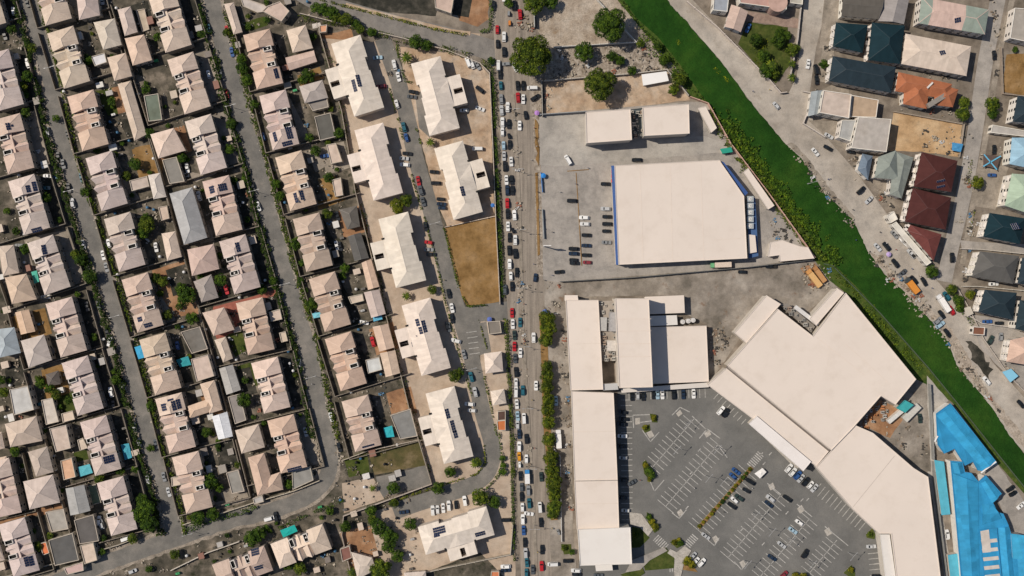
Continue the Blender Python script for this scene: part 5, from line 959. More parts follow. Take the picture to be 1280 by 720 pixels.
carlist("""970,132,s,38 1019,190,w,40 1076,238,k,-48 1086,250,s,-45 1010,80,w,-8 1020,87,k,12,van 1021,100,k,5 1036,170,s,60 1064,190,k,80,hatch 1035,185,k,60 1118,293,g,40 1130,302,w,45,pickup 1139,317,s,40,pickup 1097,309,s,40 1119,329,k,35 1128,341,z,-50 1155,352,k,30 1142,350,k,35,suv
 1189,388,r,28,suv 1177,393,k,35 1183,370,t,35,suv 1172,401,g,-50,suv 1175,406,l,-55,suv 1184,416,k,35 1190,322,k,2,suv 1243,69,k,5 1234,402,b,92 1249,404,k,92 1238,425,d,-30,suv 1251,421,g,-5 1233,476,w,38,suv 1276,505,k,40 1263,611,k,-55 1266,617,k,-60 1276,632,w,-50 1243,187,k,0 1240,219,b,88 1150,523,d,5 1184,668,w,8 1242,355,w,92 935,35,b,-25 1108,308,k,38,suv 1223,366,k,50""", 40, where=None, grp="cars in the right-hand district")

# ------------------------------------------------------------------ trees and shrubs
def crown_mesh(seed, n, leaf, flat=.75):
    r = random.Random(seed); b = MB(); lobes = [(Vector((0, 0, 0)), .62)]
    for i in range(9): a = 6.283 * i / 9 + r.uniform(-.3, .3); d = r.uniform(.5, .66); lobes.append((Vector((math.cos(a) * d, math.sin(a) * d, r.uniform(-.2, .15))), r.uniform(.32, .42)))
    for i in range(5): a = r.uniform(0, 6.283); d = r.uniform(.1, .4); lobes.append((Vector((math.cos(a) * d, math.sin(a) * d, r.uniform(.2, .45))), r.uniform(.22, .36)))
    for _ in range(n):
        c, rad = r.choice(lobes); th = r.uniform(0, 6.283); cz = r.uniform(-.45, 1); sr = math.sqrt(max(0, 1 - cz * cz)); dv = Vector((math.cos(th) * sr, math.sin(th) * sr, cz)); k = rad * r.uniform(.7, 1.08)
        p = c + dv * k; p.z *= flat; nn = (dv + Vector((r.uniform(-.7, .7), r.uniform(-.7, .7), r.uniform(-.3, .7)))).normalized(); t = nn.orthogonal().normalized(); s = nn.cross(t); ro = r.uniform(0, 6.283); t, s = t * math.cos(ro) + s * math.sin(ro), s * math.cos(ro) - t * math.sin(ro)
        l = leaf * r.uniform(.6, 1.3); b.face([p - t * l, p - s * l * .55, p + t * l, p + s * l * .6])
    return b.mesh("crown", ["crown"])
def trunk_mesh(seed):
    r = random.Random(seed); b = MB(); n = 7
    def limb(a, c, r0, r1):
        d = (c - a).normalized(); t = d.orthogonal().normalized(); s = d.cross(t)
        lo = [a + (t * math.cos(6.283 * i / n) + s * math.sin(6.283 * i / n)) * r0 for i in range(n)]; hi = [c + (t * math.cos(6.283 * i / n) + s * math.sin(6.283 * i / n)) * r1 for i in range(n)]; b.quadring(lo, hi)
    limb(Vector((0, 0, -1)), Vector((.02, .01, -.3)), .06, .045)
    for i in range(5): a = 6.283 * i / 5 + r.uniform(-.3, .3); limb(Vector((.02, .01, -.35)), Vector((math.cos(a) * .45, math.sin(a) * .45, r.uniform(-.05, .2))), .04, .012)
    return b.mesh("trunk", ["bark"])
def palm_mesh(seed):
    r = random.Random(seed); b = MB()
    for i in range(13):
        a = 6.283 * i / 13 + r.uniform(-.15, .15); prev = Vector((0, 0, 0)); d = Vector((math.cos(a), math.sin(a), 0)); s = Vector((-d.y, d.x, 0))
        for k in range(4):
            nx = d * (k + 1) * .25 + Vector((0, 0, .18 * (k + 1) * .5 - .055 * (k + 1) ** 2)); w0, w1 = (.05, .11, .11, .07)[k], (.11, .11, .07, .01)[k]
            b.face([prev - s * w0, nx - s * w1, nx + s * w1, prev + s * w0]); prev = nx
    return b.mesh("crown", ["crown"])
BIG = [crown_mesh(i, 9000, .05) for i in range(3)]; MIDC = [crown_mesh(10 + i, 2200, .09) for i in range(5)]; SML = [crown_mesh(30 + i, 700, .15) for i in range(6)]; TR = [trunk_mesh(i) for i in range(3)]; PALM = [palm_mesh(i) for i in range(3)]
TREEPOS = []
GN = [((.8, 1, .8), "dark green"), ((1.15, 1.1, .9), "green"), ((1.7, 1.35, .9), "yellow green"), ((.65, .85, .7), "deep green"), ((2.3, 1.5, .8), "olive"), ((1.3, 1.15, .75), "light green")]
def tree(x, y, rp, ci=None, kind=None, label=None, grp="trees"):
    """rp = crown radius in map units"""
    R = rp * S; ci = RD.choice([0, 0, 1, 3, 3]) if ci is None else ci; tint, tn = GN[ci]
    hz = R * 1.35 if R > 2 else R * 1.1; p = W(x, y, hz); root = empty("tree" if R > 1.6 else "shrub", (p.x, p.y, 0)); big = R > 5
    if kind == 'palm': root.name = "palm_tree"; me = RD.choice(PALM); hz = R * 1.6
    else: me = RD.choice(BIG if big else MIDC if R > 2.2 else SML)
    c = bpy.data.objects.new("crown", me); C.objects.link(c); c.parent = root; c.location = (0, 0, hz); c.scale = (R * 1.1, R * 1.1, R * (1 if R > 2 else .85)); k = RD.uniform(.85, 1.15); c.color = (tint[0] * k, tint[1] * k, tint[2] * k, 1); c.rotation_euler = (0, 0, RD.uniform(0, 6.28))
    t = bpy.data.objects.new("trunk", RD.choice(TR)); C.objects.link(t); t.parent = root; t.location = (0, 0, hz); t.scale = (R * .8, R * .8, hz)
    TREEPOS.append((x, y, rp)); size = "large" if R > 5 else "medium" if R > 2.4 else "small"
    nm = "palm" if kind == 'palm' else ("tree" if R > 1.6 else "shrub"); thing(root, label or f"{size} {tn} {nm}", "tree" if nm != 'shrub' else "shrub", x, y, grp, bool(label)); return root
tree(664, 69, 25, 1, label="huge round tree overhanging the main road"); tree(762, 30, 20, 0, label="large round tree in the corner of the walled lot"); tree(750, 105, 19, 1, label="large round tree on the sandy lot by the white shed"); tree(730, 64, 12, 0, label="medium round tree on the walled lot's lower wall"); tree(668, 4, 13, 1, label="tree at the top edge beside the main road"); tree(688, 2, 9, 0)
for x, y, r_ in ((684, 398, 9), (685, 410, 9), (682, 425, 8), (684, 458, 7), (684, 470, 7), (683, 484, 8), (685, 500, 8), (685, 512, 8), (686, 528, 7), (686, 549, 8), (689, 572, 9), (690, 588, 8), (692, 602, 9), (693, 616, 8), (693, 632, 9), (691, 641, 8)): tree(x, y, r_ + RD.uniform(0, 2), RD.choice([1, 5, 5]), grp="roadside trees by the mall")
TL = """182,112,6 34,95,7 28,108,6,2 112,345,9 100,325,7 183,280,10 178,290,8 168,205,8 158,220,6 40,60,6 32,118,5 106,240,6 112,250,4 181,636,12 172,645,10 186,655,11 178,625,8 188,560,5 190,508,7 262,602,10 255,600,7 247,648,9 266,643,8 315,673,10 323,668,9 375,711,8 360,707,6 305,500,9 232,370,12 240,398,8 226,360,7
 385,95,9 378,100,6 391,46,5 310,33,4 303,85,8 309,100,7 302,73,6 283,40,5 251,43,5 370,305,8 350,245,6 345,230,6 390,380,8 431,335,6 428,345,5 276,350,8 150,588,6 140,70,3 64,320,5 96,145,6 70,148,5 94,318,6 105,322,5 415,15,8 405,12,8 395,10,7 420,22,7 433,24,8 450,36,6 465,40,6 520,52,9 533,56,7 445,30,6
 496,257,9,2 508,250,8 498,262,6 563,590,7,0 548,610,8 601,622,11,1 618,628,8 596,578,6,1 492,610,8 464,638,7 472,658,10 483,668,9 490,672,8 486,683,9 497,695,8 476,712,13,1 513,655,8 465,650,6 432,658,7 568,470,8 574,466,6 540,362,6 628,590,5 629,582,4 628,573,4 492,629,6 614,76,5
 958,88,9 973,50,9 955,70,8 975,40,6 968,92,6 945,50,8 990,62,8 984,45,6 1203,142,9 1205,128,7 1241,130,9,1 1241,142,7 1222,228,8,2 1110,4,5 1030,80,6 1165,340,8 1198,375,7 1190,362,7 1200,385,6 1213,368,6,2 817,522,4,4 806,534,3.5,4 807,582,4,4 811,588,5,0 815,594,4.5,0 812,599,3.5,4 811,646,4,0 815,652,4,4 819,658,4.5,4 843,678,4,4 850,679,4,0 848,675,3,4 1087,668,3.5,1 1064,712,4,4
 795,668,4,1 860,700,5,4 865,706,5,4 857,703,4,4 1004,722,6,4 994,720,5,4 848,100,9,1 842,112,7 830,75,7 822,58,6 845,95,6 800,55,5 765,70,7 790,88,6 775,76,6 660,-6,8 636,4,6 1060,-4,6 1269,62,4 1284,30,5 715,690,4 705,685,4,1"""
for t in TL.split():
    f = t.split(','); tree(float(f[0]), float(f[1]), float(f[2]), int(f[3]) if len(f) > 3 else None)
for x, y, r_ in ((508, 72, 8), (594, 579, 7), (965, 82, 9), (990, 80, 6), (990, 97, 6), (996, 60, 6), (538, 178, 6), (508, 370, 6), (465, 645, 6), (440, 715, 7), (466, 610, 5)): tree(x, y, r_, 1, 'palm', grp="palms")
for i in range(15):  # planting on the car park median
    t = (i + .5) / 15; tree(873 + 67 * t + RD.uniform(-1, 1), 660 - 76 * t, RD.uniform(1.8, 3.4), RD.choice([4, 4, 0, 3]), grp="shrubs on the car park median")
def hedge(pl, w, h, col, label, dens=3.2, name="hedge", leaf=.28, ragged=.35, cat="hedge", kind=None, grp=None):
    """dense leafy strip built from many small leaf faces over a twiggy core"""
    if isinstance(pl, str): pl = pts(pl)
    r = random.Random(len(label) + int(pl[0][0])); b = MB(); import mathutils.noise as mn
    for a, c in zip(pl, pl[1:]):
        A, B_ = W(*a), W(*c); d = B_ - A; L = d.length; u = d.normalized(); s = Vector((-u.y, u.x, 0)); n = int(L * w * S * dens)
        for _ in range(n):
            t = r.uniform(0, L); ww = w * S / 2 * (1 + ragged * 1.6 * mn.noise((A + u * t) * .35)); o = r.uniform(-1, 1) ; p = A + u * t + s * o * ww; hh = h * (1 + .5 * mn.noise(p * .5)) * (1 - .55 * abs(o) ** 3)
            if mn.noise(p * .22 + Vector((7, 3, 1))) < -.32: continue
            p.z = hh * r.uniform(.45, 1.05); nn = Vector((r.uniform(-.8, .8), r.uniform(-.8, .8), 1)).normalized(); t1 = nn.orthogonal().normalized(); s1 = nn.cross(t1); ro = r.uniform(0, 6.28); t1, s1 = t1 * math.cos(ro) + s1 * math.sin(ro), s1 * math.cos(ro) - t1 * math.sin(ro); l = leaf * r.uniform(.6, 1.5)
            b.face([p - t1 * l, p - s1 * l * .6, p + t1 * l, p + s1 * l * .6])
    o = b.build(name, "crown", None, col)
    if kind: o['kind'] = kind; o['label'] = label; o['category'] = cat
    else: m = pl[len(pl) // 2]; thing(o, label, cat, m[0], m[1], grp, True)
    return o
DG = (.75, .95, .75); MG = (1.1, 1.1, .85); YG = (1.9, 1.5, .8)
hedge("616,85 619,150 622,240 625,300 628,372", 5, 2.2, DG, "long dark hedge beside the main road's upper half", 9); hedge("632,396 636,470 640,545 641,600", 6, 2.2, MG, "long green hedge beside the main road's middle", 9); hedge("640,600 643,700", 4, 2, DG, "dark hedge beside the main road's lower end", 8)
hedge("372,22 430,30 470,42 520,54 560,62 600,75 612,86", 8, 2.4, (1, .95, .8), "ragged hedge below the top diagonal road", 7); hedge("395,-2 432,8 480,20 540,36 584,44", 3.5, 1.2, YG, "low olive hedge above the top diagonal road", 8); hedge("612,-5 615,15 612,38 600,40", 5, 2, DG, "hedge around the top walled plot", 8)
hedge("496,52 499,75 507,102 516,104", 3, 1.2, MG, "clipped hedge at the top hostel's forecourt", 10); hedge("520,160 526,180", 2.6, 1, MG, "short clipped hedge below the top hostel", 10); hedge("486,108 498,150 504,175", 2.6, 1.2, MG, "hedge west of the hostel lane's top", 9); hedge("514,218 527,262", 2.4, 1.1, MG, "hedge by the parked red car on the lane", 9); hedge("530,270 545,325 556,375 575,445 590,495", 2.6, 1.1, MG, "long clipped hedge west of the hostel lane", 8); hedge("555,284 574,362 585,383 610,381", 2.8, 1.1, MG, "clipped hedge edging the dry lawn", 10)
hedge("605,470 614,510 621,545", 2.6, 1, MG, "clipped hedge east of the lane's lower part", 9); hedge("624,540 628,580 620,598 606,612", 3, 1.4, DG, "hedge outside the lane's bend", 9); hedge("605,556 607,578 596,592 560,604 520,616 500,624", 2.6, 1, YG, "olive hedge inside the lane's bend", 9); hedge("598,400 609,436", 2, .9, YG, "small hedge beside the striped bays", 10)
# planting strips between streets and yard walls; west ones tinted dark for shade there
for nm, pl, side, w, lab in (("w1", ST1[1:], -15.5, 5, "leafy strip along the leftmost street's west side"), ("e1", ST1[1:], 14.5, 3, "thin leafy strip along the leftmost street's east side"), ("w2", ST2[1:12], -15.5, 5, "leafy strip along the second street's west side"), ("e2", ST2[1:12], 14.5, 4, "leafy strip along the second street's east side")):
    hedge([(p[0] + side, p[1]) for p in pl], w + 3, 2.6 if 'w' in nm else 1.6, (.38, .5, .42) if 'w' in nm else (.95, .95, .75), lab, 8.5 if 'w' in nm else 6, ragged=.9, leaf=.4)
hedge("235,662 262,650 300,640 322,632", 7, 2, DG, "bushes inside the bottom left bend", 7); hedge("345,662 380,645 430,625", 5, 1.6, DG, "bushes outside the bottom bend", 6, ragged=.8)
hedge("900,140 922,172 948,206 976,240 1004,276 1030,306 1048,330", 20, 2.0, (.9, 1.15, .8), "bushes spreading over the canal's left margin", 2.6, ragged=.8, name="canal_bushes", leaf=.42, kind="stuff"); hedge("912,160 940,200 968,240 1000,285", 9, 2.2, (1.35, 1.3, .8), "yellow green bushes on the canal's left margin", 2.0, ragged=1, name="canal_bushes", leaf=.4, kind="stuff")
hedge("884,140 905,170 930,205 960,240 985,272 1010,300 1030,325", 13, 2.6, MG, "bushes growing along the canal behind the supermarket", 3.6, ragged=.8, name="canal_bushes", leaf=.4, kind="stuff"); hedge("905,178 960,246 1010,312", 6, 1.6, (1.3, 1.25, .8), "yellowish bushes at the canal wall", 3.4, ragged=.9, name="canal_bushes", leaf=.36, kind="stuff")
hedge("775,0 800,35 835,66 862,104 880,128", 6, 1.5, DG, "bushes on the canal's upper left bank", 2.6, ragged=1, name="bank_plants", leaf=.36, kind="stuff"); hedge("1040,335 1085,385 1145,455", 9, 1, MG, "low plants on the bank below the slanted hall", 2.6, ragged=.9, name="bank_plants", leaf=.34, kind="stuff"); hedge("960,60 950,50 945,80", 14, 1, YG, "garden plants", 1.2, ragged=.9, name="garden_plants", leaf=.34, kind="stuff")
hedge("1190,362 1205,392 1216,405", 7, 1.6, MG, "mixed bushes beside the stalls", 3.6, ragged=.9); hedge("1214,200 1208,235", 4, 1.2, YG, "olive bushes beside the red blocks' street", 4, ragged=.9); hedge("1218,262 1212,285", 3, 1.2, YG, "small olive bushes below the yellow tree", 4, ragged=.9)
hedge("404,50 429,140 446,240 471,340 493,430 513,510 538,590", 6, 1.6, (.55, .7, .5), "dark bushes and litter strip along the wall west of the hostels", 4.5, ragged=1)
hedge("846,50 851,58", 5, .5, (3.0, 2.3, .9), "yellow weed patch high on the canal", 5, name="weed_patch", kind="stuff", leaf=.3); hedge("892,84 899,91", 5, .5, (3.0, 2.3, .9), "upper yellow weed patch mid canal", 5, name="weed_patch", kind="stuff", leaf=.3); hedge("904,95 911,103", 5, .5, (3.0, 2.3, .9), "lower yellow weed patch mid canal", 5, name="weed_patch", kind="stuff", leaf=.3)
hedge("905,150 930,185 960,222 990,262 1020,298 1044,325", 16, 1.3, (.95, 1.25, .8), "dense green scrub over the canal margin", 9, ragged=.6, name="canal_bushes", leaf=.42, kind="stuff"); hedge("800,45 830,75 858,108", 12, 1.4, (1.3, 1.4, .8), "weeds on the upper canal margin", 3, ragged=.9, name="bank_plants", leaf=.36, kind="stuff"); hedge("1066,372 1110,418 1150,462", 10, 1.0, (1.2, 1.3, .8), "grass tufts below the hall", 3, ragged=.9, name="bank_plants", leaf=.34, kind="stuff")
hedge("683,392 684,432", 9, 3, (1.25, 1.15, .75), "continuous green planting at the top of the mall verge", 9, ragged=.5); hedge("684,450 685,536", 9, 3, (1.3, 1.15, .7), "continuous green planting midway down the mall verge", 9, ragged=.5); hedge("687,544 693,646", 10, 3, (1.2, 1.15, .75), "continuous green planting at the lower mall verge", 9, ragged=.5)
def bank_wall(): wall_line("1030,330 1040,332 1100,392 1160,460 1196,504 1250,572 1300,634", .9, .5, (.06, .09, .05), "low mossy canal edge wall", group=None)
bank_wall()
# free-standing yard plants and yard things in the leftover spaces of the estate
SR = random.Random(21)
def near_road(x, y, m=14):
    return (abs(x - interp_x(ST1, y)) < m and y < 672) or (abs(x - interp_x(ST2[:13], y)) < m and y < 600) or (y > 560 and min(math.dist((x, y), p) for p in smooth(ST2[11:])) < m)
def free(x, y, m):
    if near_road(x, y, 13 + m): return False
    for q in HOUSES:
        xs = [p[0] for p in q]; ys = [p[1] for p in q]
        if min(xs) - m < x < max(xs) + m and min(ys) - m < y < max(ys) + m:
            for dx, dy in ((0, 0), (m, 0), (-m, 0), (0, m), (0, -m)):
                if inside((x + dx, y + dy), q): return False
    return all(math.dist((x, y), p) > 7 for p in CARPOS) and all(math.dist((x, y), p[:2]) > p[2] * .7 + m for p in TREEPOS)
n = 0
while n < 120:
    x, y = SR.uniform(0, 425), SR.uniform(0, 715)
    if x > 300 + y * .22 + 90 or not free(x, y, 2.5): continue
    tree(x, y, SR.choice([2.6, 3.2, 3.8, 4.6, 5.6, 6.5]), grp="garden trees and shrubs of the estate"); n += 1
DONE = []
def prop(kind, x, y):
    p = W(x, y); b = MB(); a = .26
    if kind == 'tank':
        col, cn = SR.choice([((.70, .70, .70), "white"), ((.02, .02, .02), "black"), ((.06, .16, .28), "blue")]); b.cyl(p, .62, 0, 1.5, 14); b.cyl(p, .62, 1.5, 1.72, 14, r2=.25); b.cyl(p, .2, 1.72, 1.8, 8); o = b.build("water_tank", "metal", None, col); thing(o, f"{cn} round water tank", "tank", x, y, "water tanks in the yards")
    elif kind == 'shed':
        col, cn = SR.choice([((.56, .46, .38), "beige"), ((.40, .38, .36), "grey"), ((.62, .60, .57), "white"), ((.20, .17, .15), "brown"), ((.24, .12, .09), "rusty"), ((.30, .27, .24), "drab"), ((.5, .42, .34), "tan")]); sx, sy = SR.uniform(1.8, 3.2), SR.uniform(1.8, 3.4); hh = 2.3
        b.box(p, sx, sy, 0, hh - .1, a, 1); b.box(p, sx + .4, sy + .4, hh - .1, hh, a, 0); o = b.build("shed", ["carmatte", "flat"], None, col); thing(o, f"small {cn} roofed shed", "shed", x, y, "small yard sheds")
    elif kind == 'generator':
        col, cn = SR.choice([((.14, .13, .12), "dark"), ((.4, .4, .4), "grey"), ((.05, .3, .12), "green")]); b.box(p, 1.9, .95, .15, 1.4, a, 0); b.box(p, 1.7, .8, 0, .15, a, 0); b.cyl(p, .12, 1.4, 1.9, 8); o = b.build("generator", "metal", None, col); thing(o, f"{cn} generator box", "generator", x, y, "generators in the yards")
    elif kind == 'crate':
        for i in range(6): b.box((p.x + SR.uniform(-1, 1), p.y + SR.uniform(-1, 1)), SR.uniform(.25, .9), SR.uniform(.25, .9), 0, SR.uniform(.4, 1.0), SR.uniform(0, 1.5), 0)
        col, cn = SR.choice([((.36, .32, .26), "pale")] * 3 + [((.06, .055, .05), "dark")] * 4 + [((.20, .16, .12), "brown")] * 3 + [((.5, .5, .5), "white"), ((.08, .18, .30), "blue"), ((.28, .11, .07), "rusty")]); o = b.build("rubbish_heap", "carmatte", None, col); thing(o, f"{cn} heap of boxes and rubbish", "rubbish", x, y, "rubbish heaps")
n = 0; tries = 0
while n < 210 and tries < 20000:
    tries += 1; x, y = SR.uniform(-2, 520), SR.uniform(0, 718)
    if x > 395 + y * .19 or not free(x, y, 3) or any(math.dist((x, y), d) < 7 for d in DONE): continue
    DONE.append((x, y)); prop(SR.choice(['tank', 'shed', 'shed', 'generator', 'crate', 'crate', 'tank']), x, y); n += 1
# heaps and stalls along the canal road and lots
LIT = []
n = 0; tries = 0
for poly, cnt in (("694,62 795,57 820,60 845,88 790,90 690,98", 42), ("1084,308 1100,320 1130,352 1170,400 1186,430 1180,432 1160,405 1118,362 1096,338", 46), ("985,180 1002,196 1030,238 1064,274 1066,284 1034,250", 26), ("1190,415 1200,440 1240,492 1262,530 1256,534 1200,462", 22), ("1020,110 1040,115 1030,145 1012,140", 6), ("963,270 980,285 1000,306 970,302", 12), ("644,25 664,20 666,42 652,44", 9), ("700,400 712,400 714,640 706,640", 26), ("676,110 690,108 690,140 680,140", 7), ("1130,345 1165,385 1155,392 1125,358", 12), ("1200,165 1240,170 1210,330 1200,330", 16), ("920,405 905,440 888,470 888,410", 16), ("640,130 646,130 668,700 660,700", 26), ("1092,508 1158,482 1160,580 1120,560", 14), ("482,58 495,60 500,90 488,100", 3), ("1150,160 1200,158 1194,194 1140,188", 14), ("1134,82 1200,98 1198,104 1132,88", 8), ("1120,118 1198,136 1198,146 1120,134", 10), ("1030,52 1044,60 1038,100 1026,100", 8), ("1060,192 1076,190 1082,228 1070,222", 7), ("1096,226 1120,248 1110,262 1092,240", 10), ("1240,180 1262,180 1256,215 1236,200", 6), ("1216,262 1230,262 1216,300 1204,296", 8), ("1204,330 1216,330 1210,352 1200,350", 5), ("1262,440 1280,470 1275,490 1250,450", 6), ("998,330 1036,335 1040,362 1008,362", 26), ("1236,0 1240,100 1256,100 1262,0", 10), ("640,355 700,352 700,372 690,395", 6)):
    poly = pts(poly); xs = [p[0] for p in poly]; ys = [p[1] for p in poly]; k = 0; t = 0
    while k < cnt and t < 3000:
        t += 1; x, y = SR.uniform(min(xs), max(xs)), SR.uniform(min(ys), max(ys))
        if not inside((x, y), poly) or not all(math.dist((x, y), p) > 6 for p in CARPOS) or any(math.dist((x, y), d) < 3.2 for d in DONE): continue
        DONE.append((x, y)); k += 1
        if k % 2: prop('crate', x, y)
        for _ in range(5 if x < 960 else 3): LIT.append((x + SR.gauss(0, 3), y + SR.gauss(0, 3)))
t = 0
while t < 2600:
    x, y = SR.uniform(-2, 640), SR.uniform(0, 718); t += 1
    if (x < 395 + y * .19 and free(x, y, 1)) or (x > 1e4): 
        for _ in range(3): LIT.append((x + SR.gauss(0, 1.6), y + SR.gauss(0, 1.6)))
for pl in (ST1, ST2[:13]):
    for p in smooth(pl, 14):
        for sgn in (-12.5, 12.5):
            for _ in range(2): LIT.append((p[0] + sgn + SR.gauss(0, 1.6), p[1] + SR.uniform(-3, 3)))
lit = [MB() for _ in range(4)]
for x, y in LIT:
    p = W(x, y); SR.choice(lit).box(p, SR.uniform(.2, .9), SR.uniform(.2, .8), 0, gz(x, y) + SR.uniform(.12, .6), SR.uniform(0, 3.1), 0)
for m_, c_, nm in zip(lit, ((.44, .385, .31), (.05, .05, .045), (.21, .165, .12), (.30, .265, .225)), ("pale", "black", "brown", "sandy")):
    o = m_.build("litter", "carmatte", None, c_); o['kind'] = 'stuff'; o['label'] = f"scattered {nm} litter and stones lying in yards and on verges"; o['category'] = "litter"
# parasols, tarps
def parasol(x, y, col, label, r=1.35):
    p = W(x, y); root = empty("parasol", p); b = MB(); n = 8
    rim = [p + Vector((r * math.cos(6.283 * i / n), r * math.sin(6.283 * i / n), 1.95)) for i in range(n)]; top = p + Vector((0, 0, 2.45))
    for i in range(n): b.face([rim[i], rim[(i + 1) % n], top])
    b.build("canopy", "fabric", root, col); b = MB(); b.cyl(p, .03, 0, 2.4, 6); b.build("pole", "frame", root); thing(root, label, "parasol", x, y, None, True)
parasol(681, 390, (.10, .16, .42), "blue parasol at the top of the tree row"); parasol(671, 142, (.42, .22, .55), "purple parasol at the yard's top left corner", 1.2); parasol(1109, 318, (.45, .34, .60), "lilac parasol beside the canal road", 1.2); parasol(612, 399, (.10, .15, .42), "blue parasol above the brown kiosk", 1.2)
parasol(679, 220, (.03, .22, .6), "bright blue parasol by the supermarket gate", 1.2); parasol(616, 257, (.05, .18, .5), "blue parasol beside the dark hedge", 1)
def canopy(poly, h, col, label, cat="tarpaulin"):
    poly = pts(poly); q = polyW(poly, h); c = Vector((sum(p[0] for p in q) / len(q), sum(p[1] for p in q) / len(q), h + .35)); root = empty("tarpaulin", (c.x, c.y, 0)); b = MB(); n = len(q)
    for i in range(n):
        a, d = Vector((*q[i], h)), Vector((*q[(i + 1) % n], h)); m1, m2 = a.lerp(c, .5) + Vector((0, 0, -.12)), d.lerp(c, .5) + Vector((0, 0, -.1)); b.face([a, d, m2, m1]); b.face([m1, m2, c])
    b.build("sheet", "fabric", root, col)
    for p in q: b = MB(); b.cyl(p, .05, 0, h, 6); b.build("post", "frame", root)
    thing(root, label, cat, sum(p[0] for p in poly) / n, sum(p[1] for p in poly) / n, None, True)
TQ = (.03, .34, .38)
for pl, cl, lb in (("97,584 112,580 116,591 100,596", (.10, .42, .50), "turquoise tarpaulin beside the orange flat roof"), ("151,556 161,554 165,572 156,575", (.06, .32, .42), "turquoise pool cover behind the lower duplex"), ("220,450 235,445 239,456 225,459", (.03, .28, .32), "turquoise tarpaulin left of the pink parapet house"), ("350,663 368,656 372,664 354,672", (.01, .36, .33), "bright teal tarpaulin above the crosswise duplexes"),
                   ("168,434 178,431 184,446 173,449", (.05, .35, .60), "blue tarpaulin beside the leftmost street"), ("479,535 490,532 493,546 482,547", (.03, .38, .44), "turquoise tarpaulin beside the dark grey outbuilding"), ("39,340 46,338 49,352 43,355", (.08, .42, .32), "mint green tarpaulin between two tan roofs at the left"), ("1229,193 1251,195 1246,211 1229,207", (.10, .07, .06), "dark brown tent crossed by pale blue strips"),
                   ("1190,178 1204,180 1201,190 1190,188", (.06, .25, .48), "small blue stall roof at the top of the red blocks"), ("466,396 477,393 478,399 467,402", (.12, .42, .62), "light blue tarpaulin behind the beige outbuilding"), ("352,155 363,152 366,158 355,163", (.02, .14, .42), "deep blue tarpaulin on the right side yard"), ("390,30 400,28 402,33 391,36", (.55, .5, .45), "pale tarpaulin beside the long outbuilding near the top road"), ("943,592 953,585 958,590 950,598", (.78, .76, .74), "white square gazebo on the car park median"),
                   ("390,392 401,390 402,396 392,398", (.18, .48, .58), "pale turquoise tarpaulin beside the second street"), ("296,318 0,0 0,0", 0, "")):
    if lb: canopy(pl, 2.4, cl, lb)
b = MB()
for a, c in (((1229, 208), (1251, 195)), ((1230, 193), (1246, 212))): b.bar(W(*a, 2.9) + Vector((0, 0, 0)), W(*c, 2.9), .55, .08, 0)
o = b.build("blue_cross", "fabric", None, (.12, .42, .62)); thing(o, "pale blue crossed strips lying over the brown tent", "strip", 1240, 202, None, True)
# green awning roofs and the striped ends of the top mansion
for pl, cl, lb in (("900,186 914,184 916,190 903,192", (.03, .30, .22), "green awning at the supermarket's rear corner"), ("1237,265 1237,265 1237,265", 0, "")):
    if lb: block(pl, 3, cl, lb, "awning", "awning", rimh=0)

# street lamps on the median, slender enough to read mainly by their shadows
def lamp(x, y, a, hh=9, label="tall street lamp"):
    p = W(x, y); root = empty("street_lamp", p); b = MB(); b.cyl(p, .11, 0, hh, 8, 0, .06); b.build("pole", "metal", root, (.5, .5, .5))
    for s in (1, -1):
        d = Vector((math.cos(a), math.sin(a), 0)) * s; b = MB(); b.bar(p + Vector((0, 0, hh - .1)), p + d * 1.9 + Vector((0, 0, hh + .25)), .09, .09); b.build("arm", "metal", root, (.5, .5, .5)); b = MB(); b.box(p + d * 2.1, .9, .35, hh + .2, hh + .34, a); b.build("lamp_head", "metal", root, (.3, .3, .3))
    thing(root, label, "street lamp", x, y, "street lamps")
for y in (140, 214, 288, 360, 432, 508, 582, 656): lamp(interp_x(MED, y), y, 0, label="twin armed street lamp on the main road median")
for x, y in ((856, 527), (843, 559), (882, 594), (893, 558), (930, 700), (900, 598), (984, 672), (1010, 700), (960, 660), (1060, 690), (940, 640)): lamp(x, y, .86, 8, "slim lamp post among the parking rows")
for x, y in ((94, 240), (70, 88), (150, 395), (293, 135), (322, 240), (360, 355), (392, 470), (545, 280), (590, 460), (240, 664), (1010, 230), (1120, 345)): lamp(x, y, .26, 7, "slim street lamp at the roadside")
# sign gantry beside the supermarket car park
def gantry():
    root = empty("sign_pylon", W(680, 308)); b = MB(); p = W(680, 308); b.cyl(p, .25, 0, 8, 10); b.build("pole", "metal", root, (.7, .7, .7)); b = MB(); b.box((p.x + 1.2, p.y), 3.6, .4, 6.5, 9.5, 0, 0); b.build("sign_board", "metal", root, (.74, .72, .7)); thing(root, "white sign pylon beside the supermarket car park", "sign", 680, 308, None, True)
gantry()

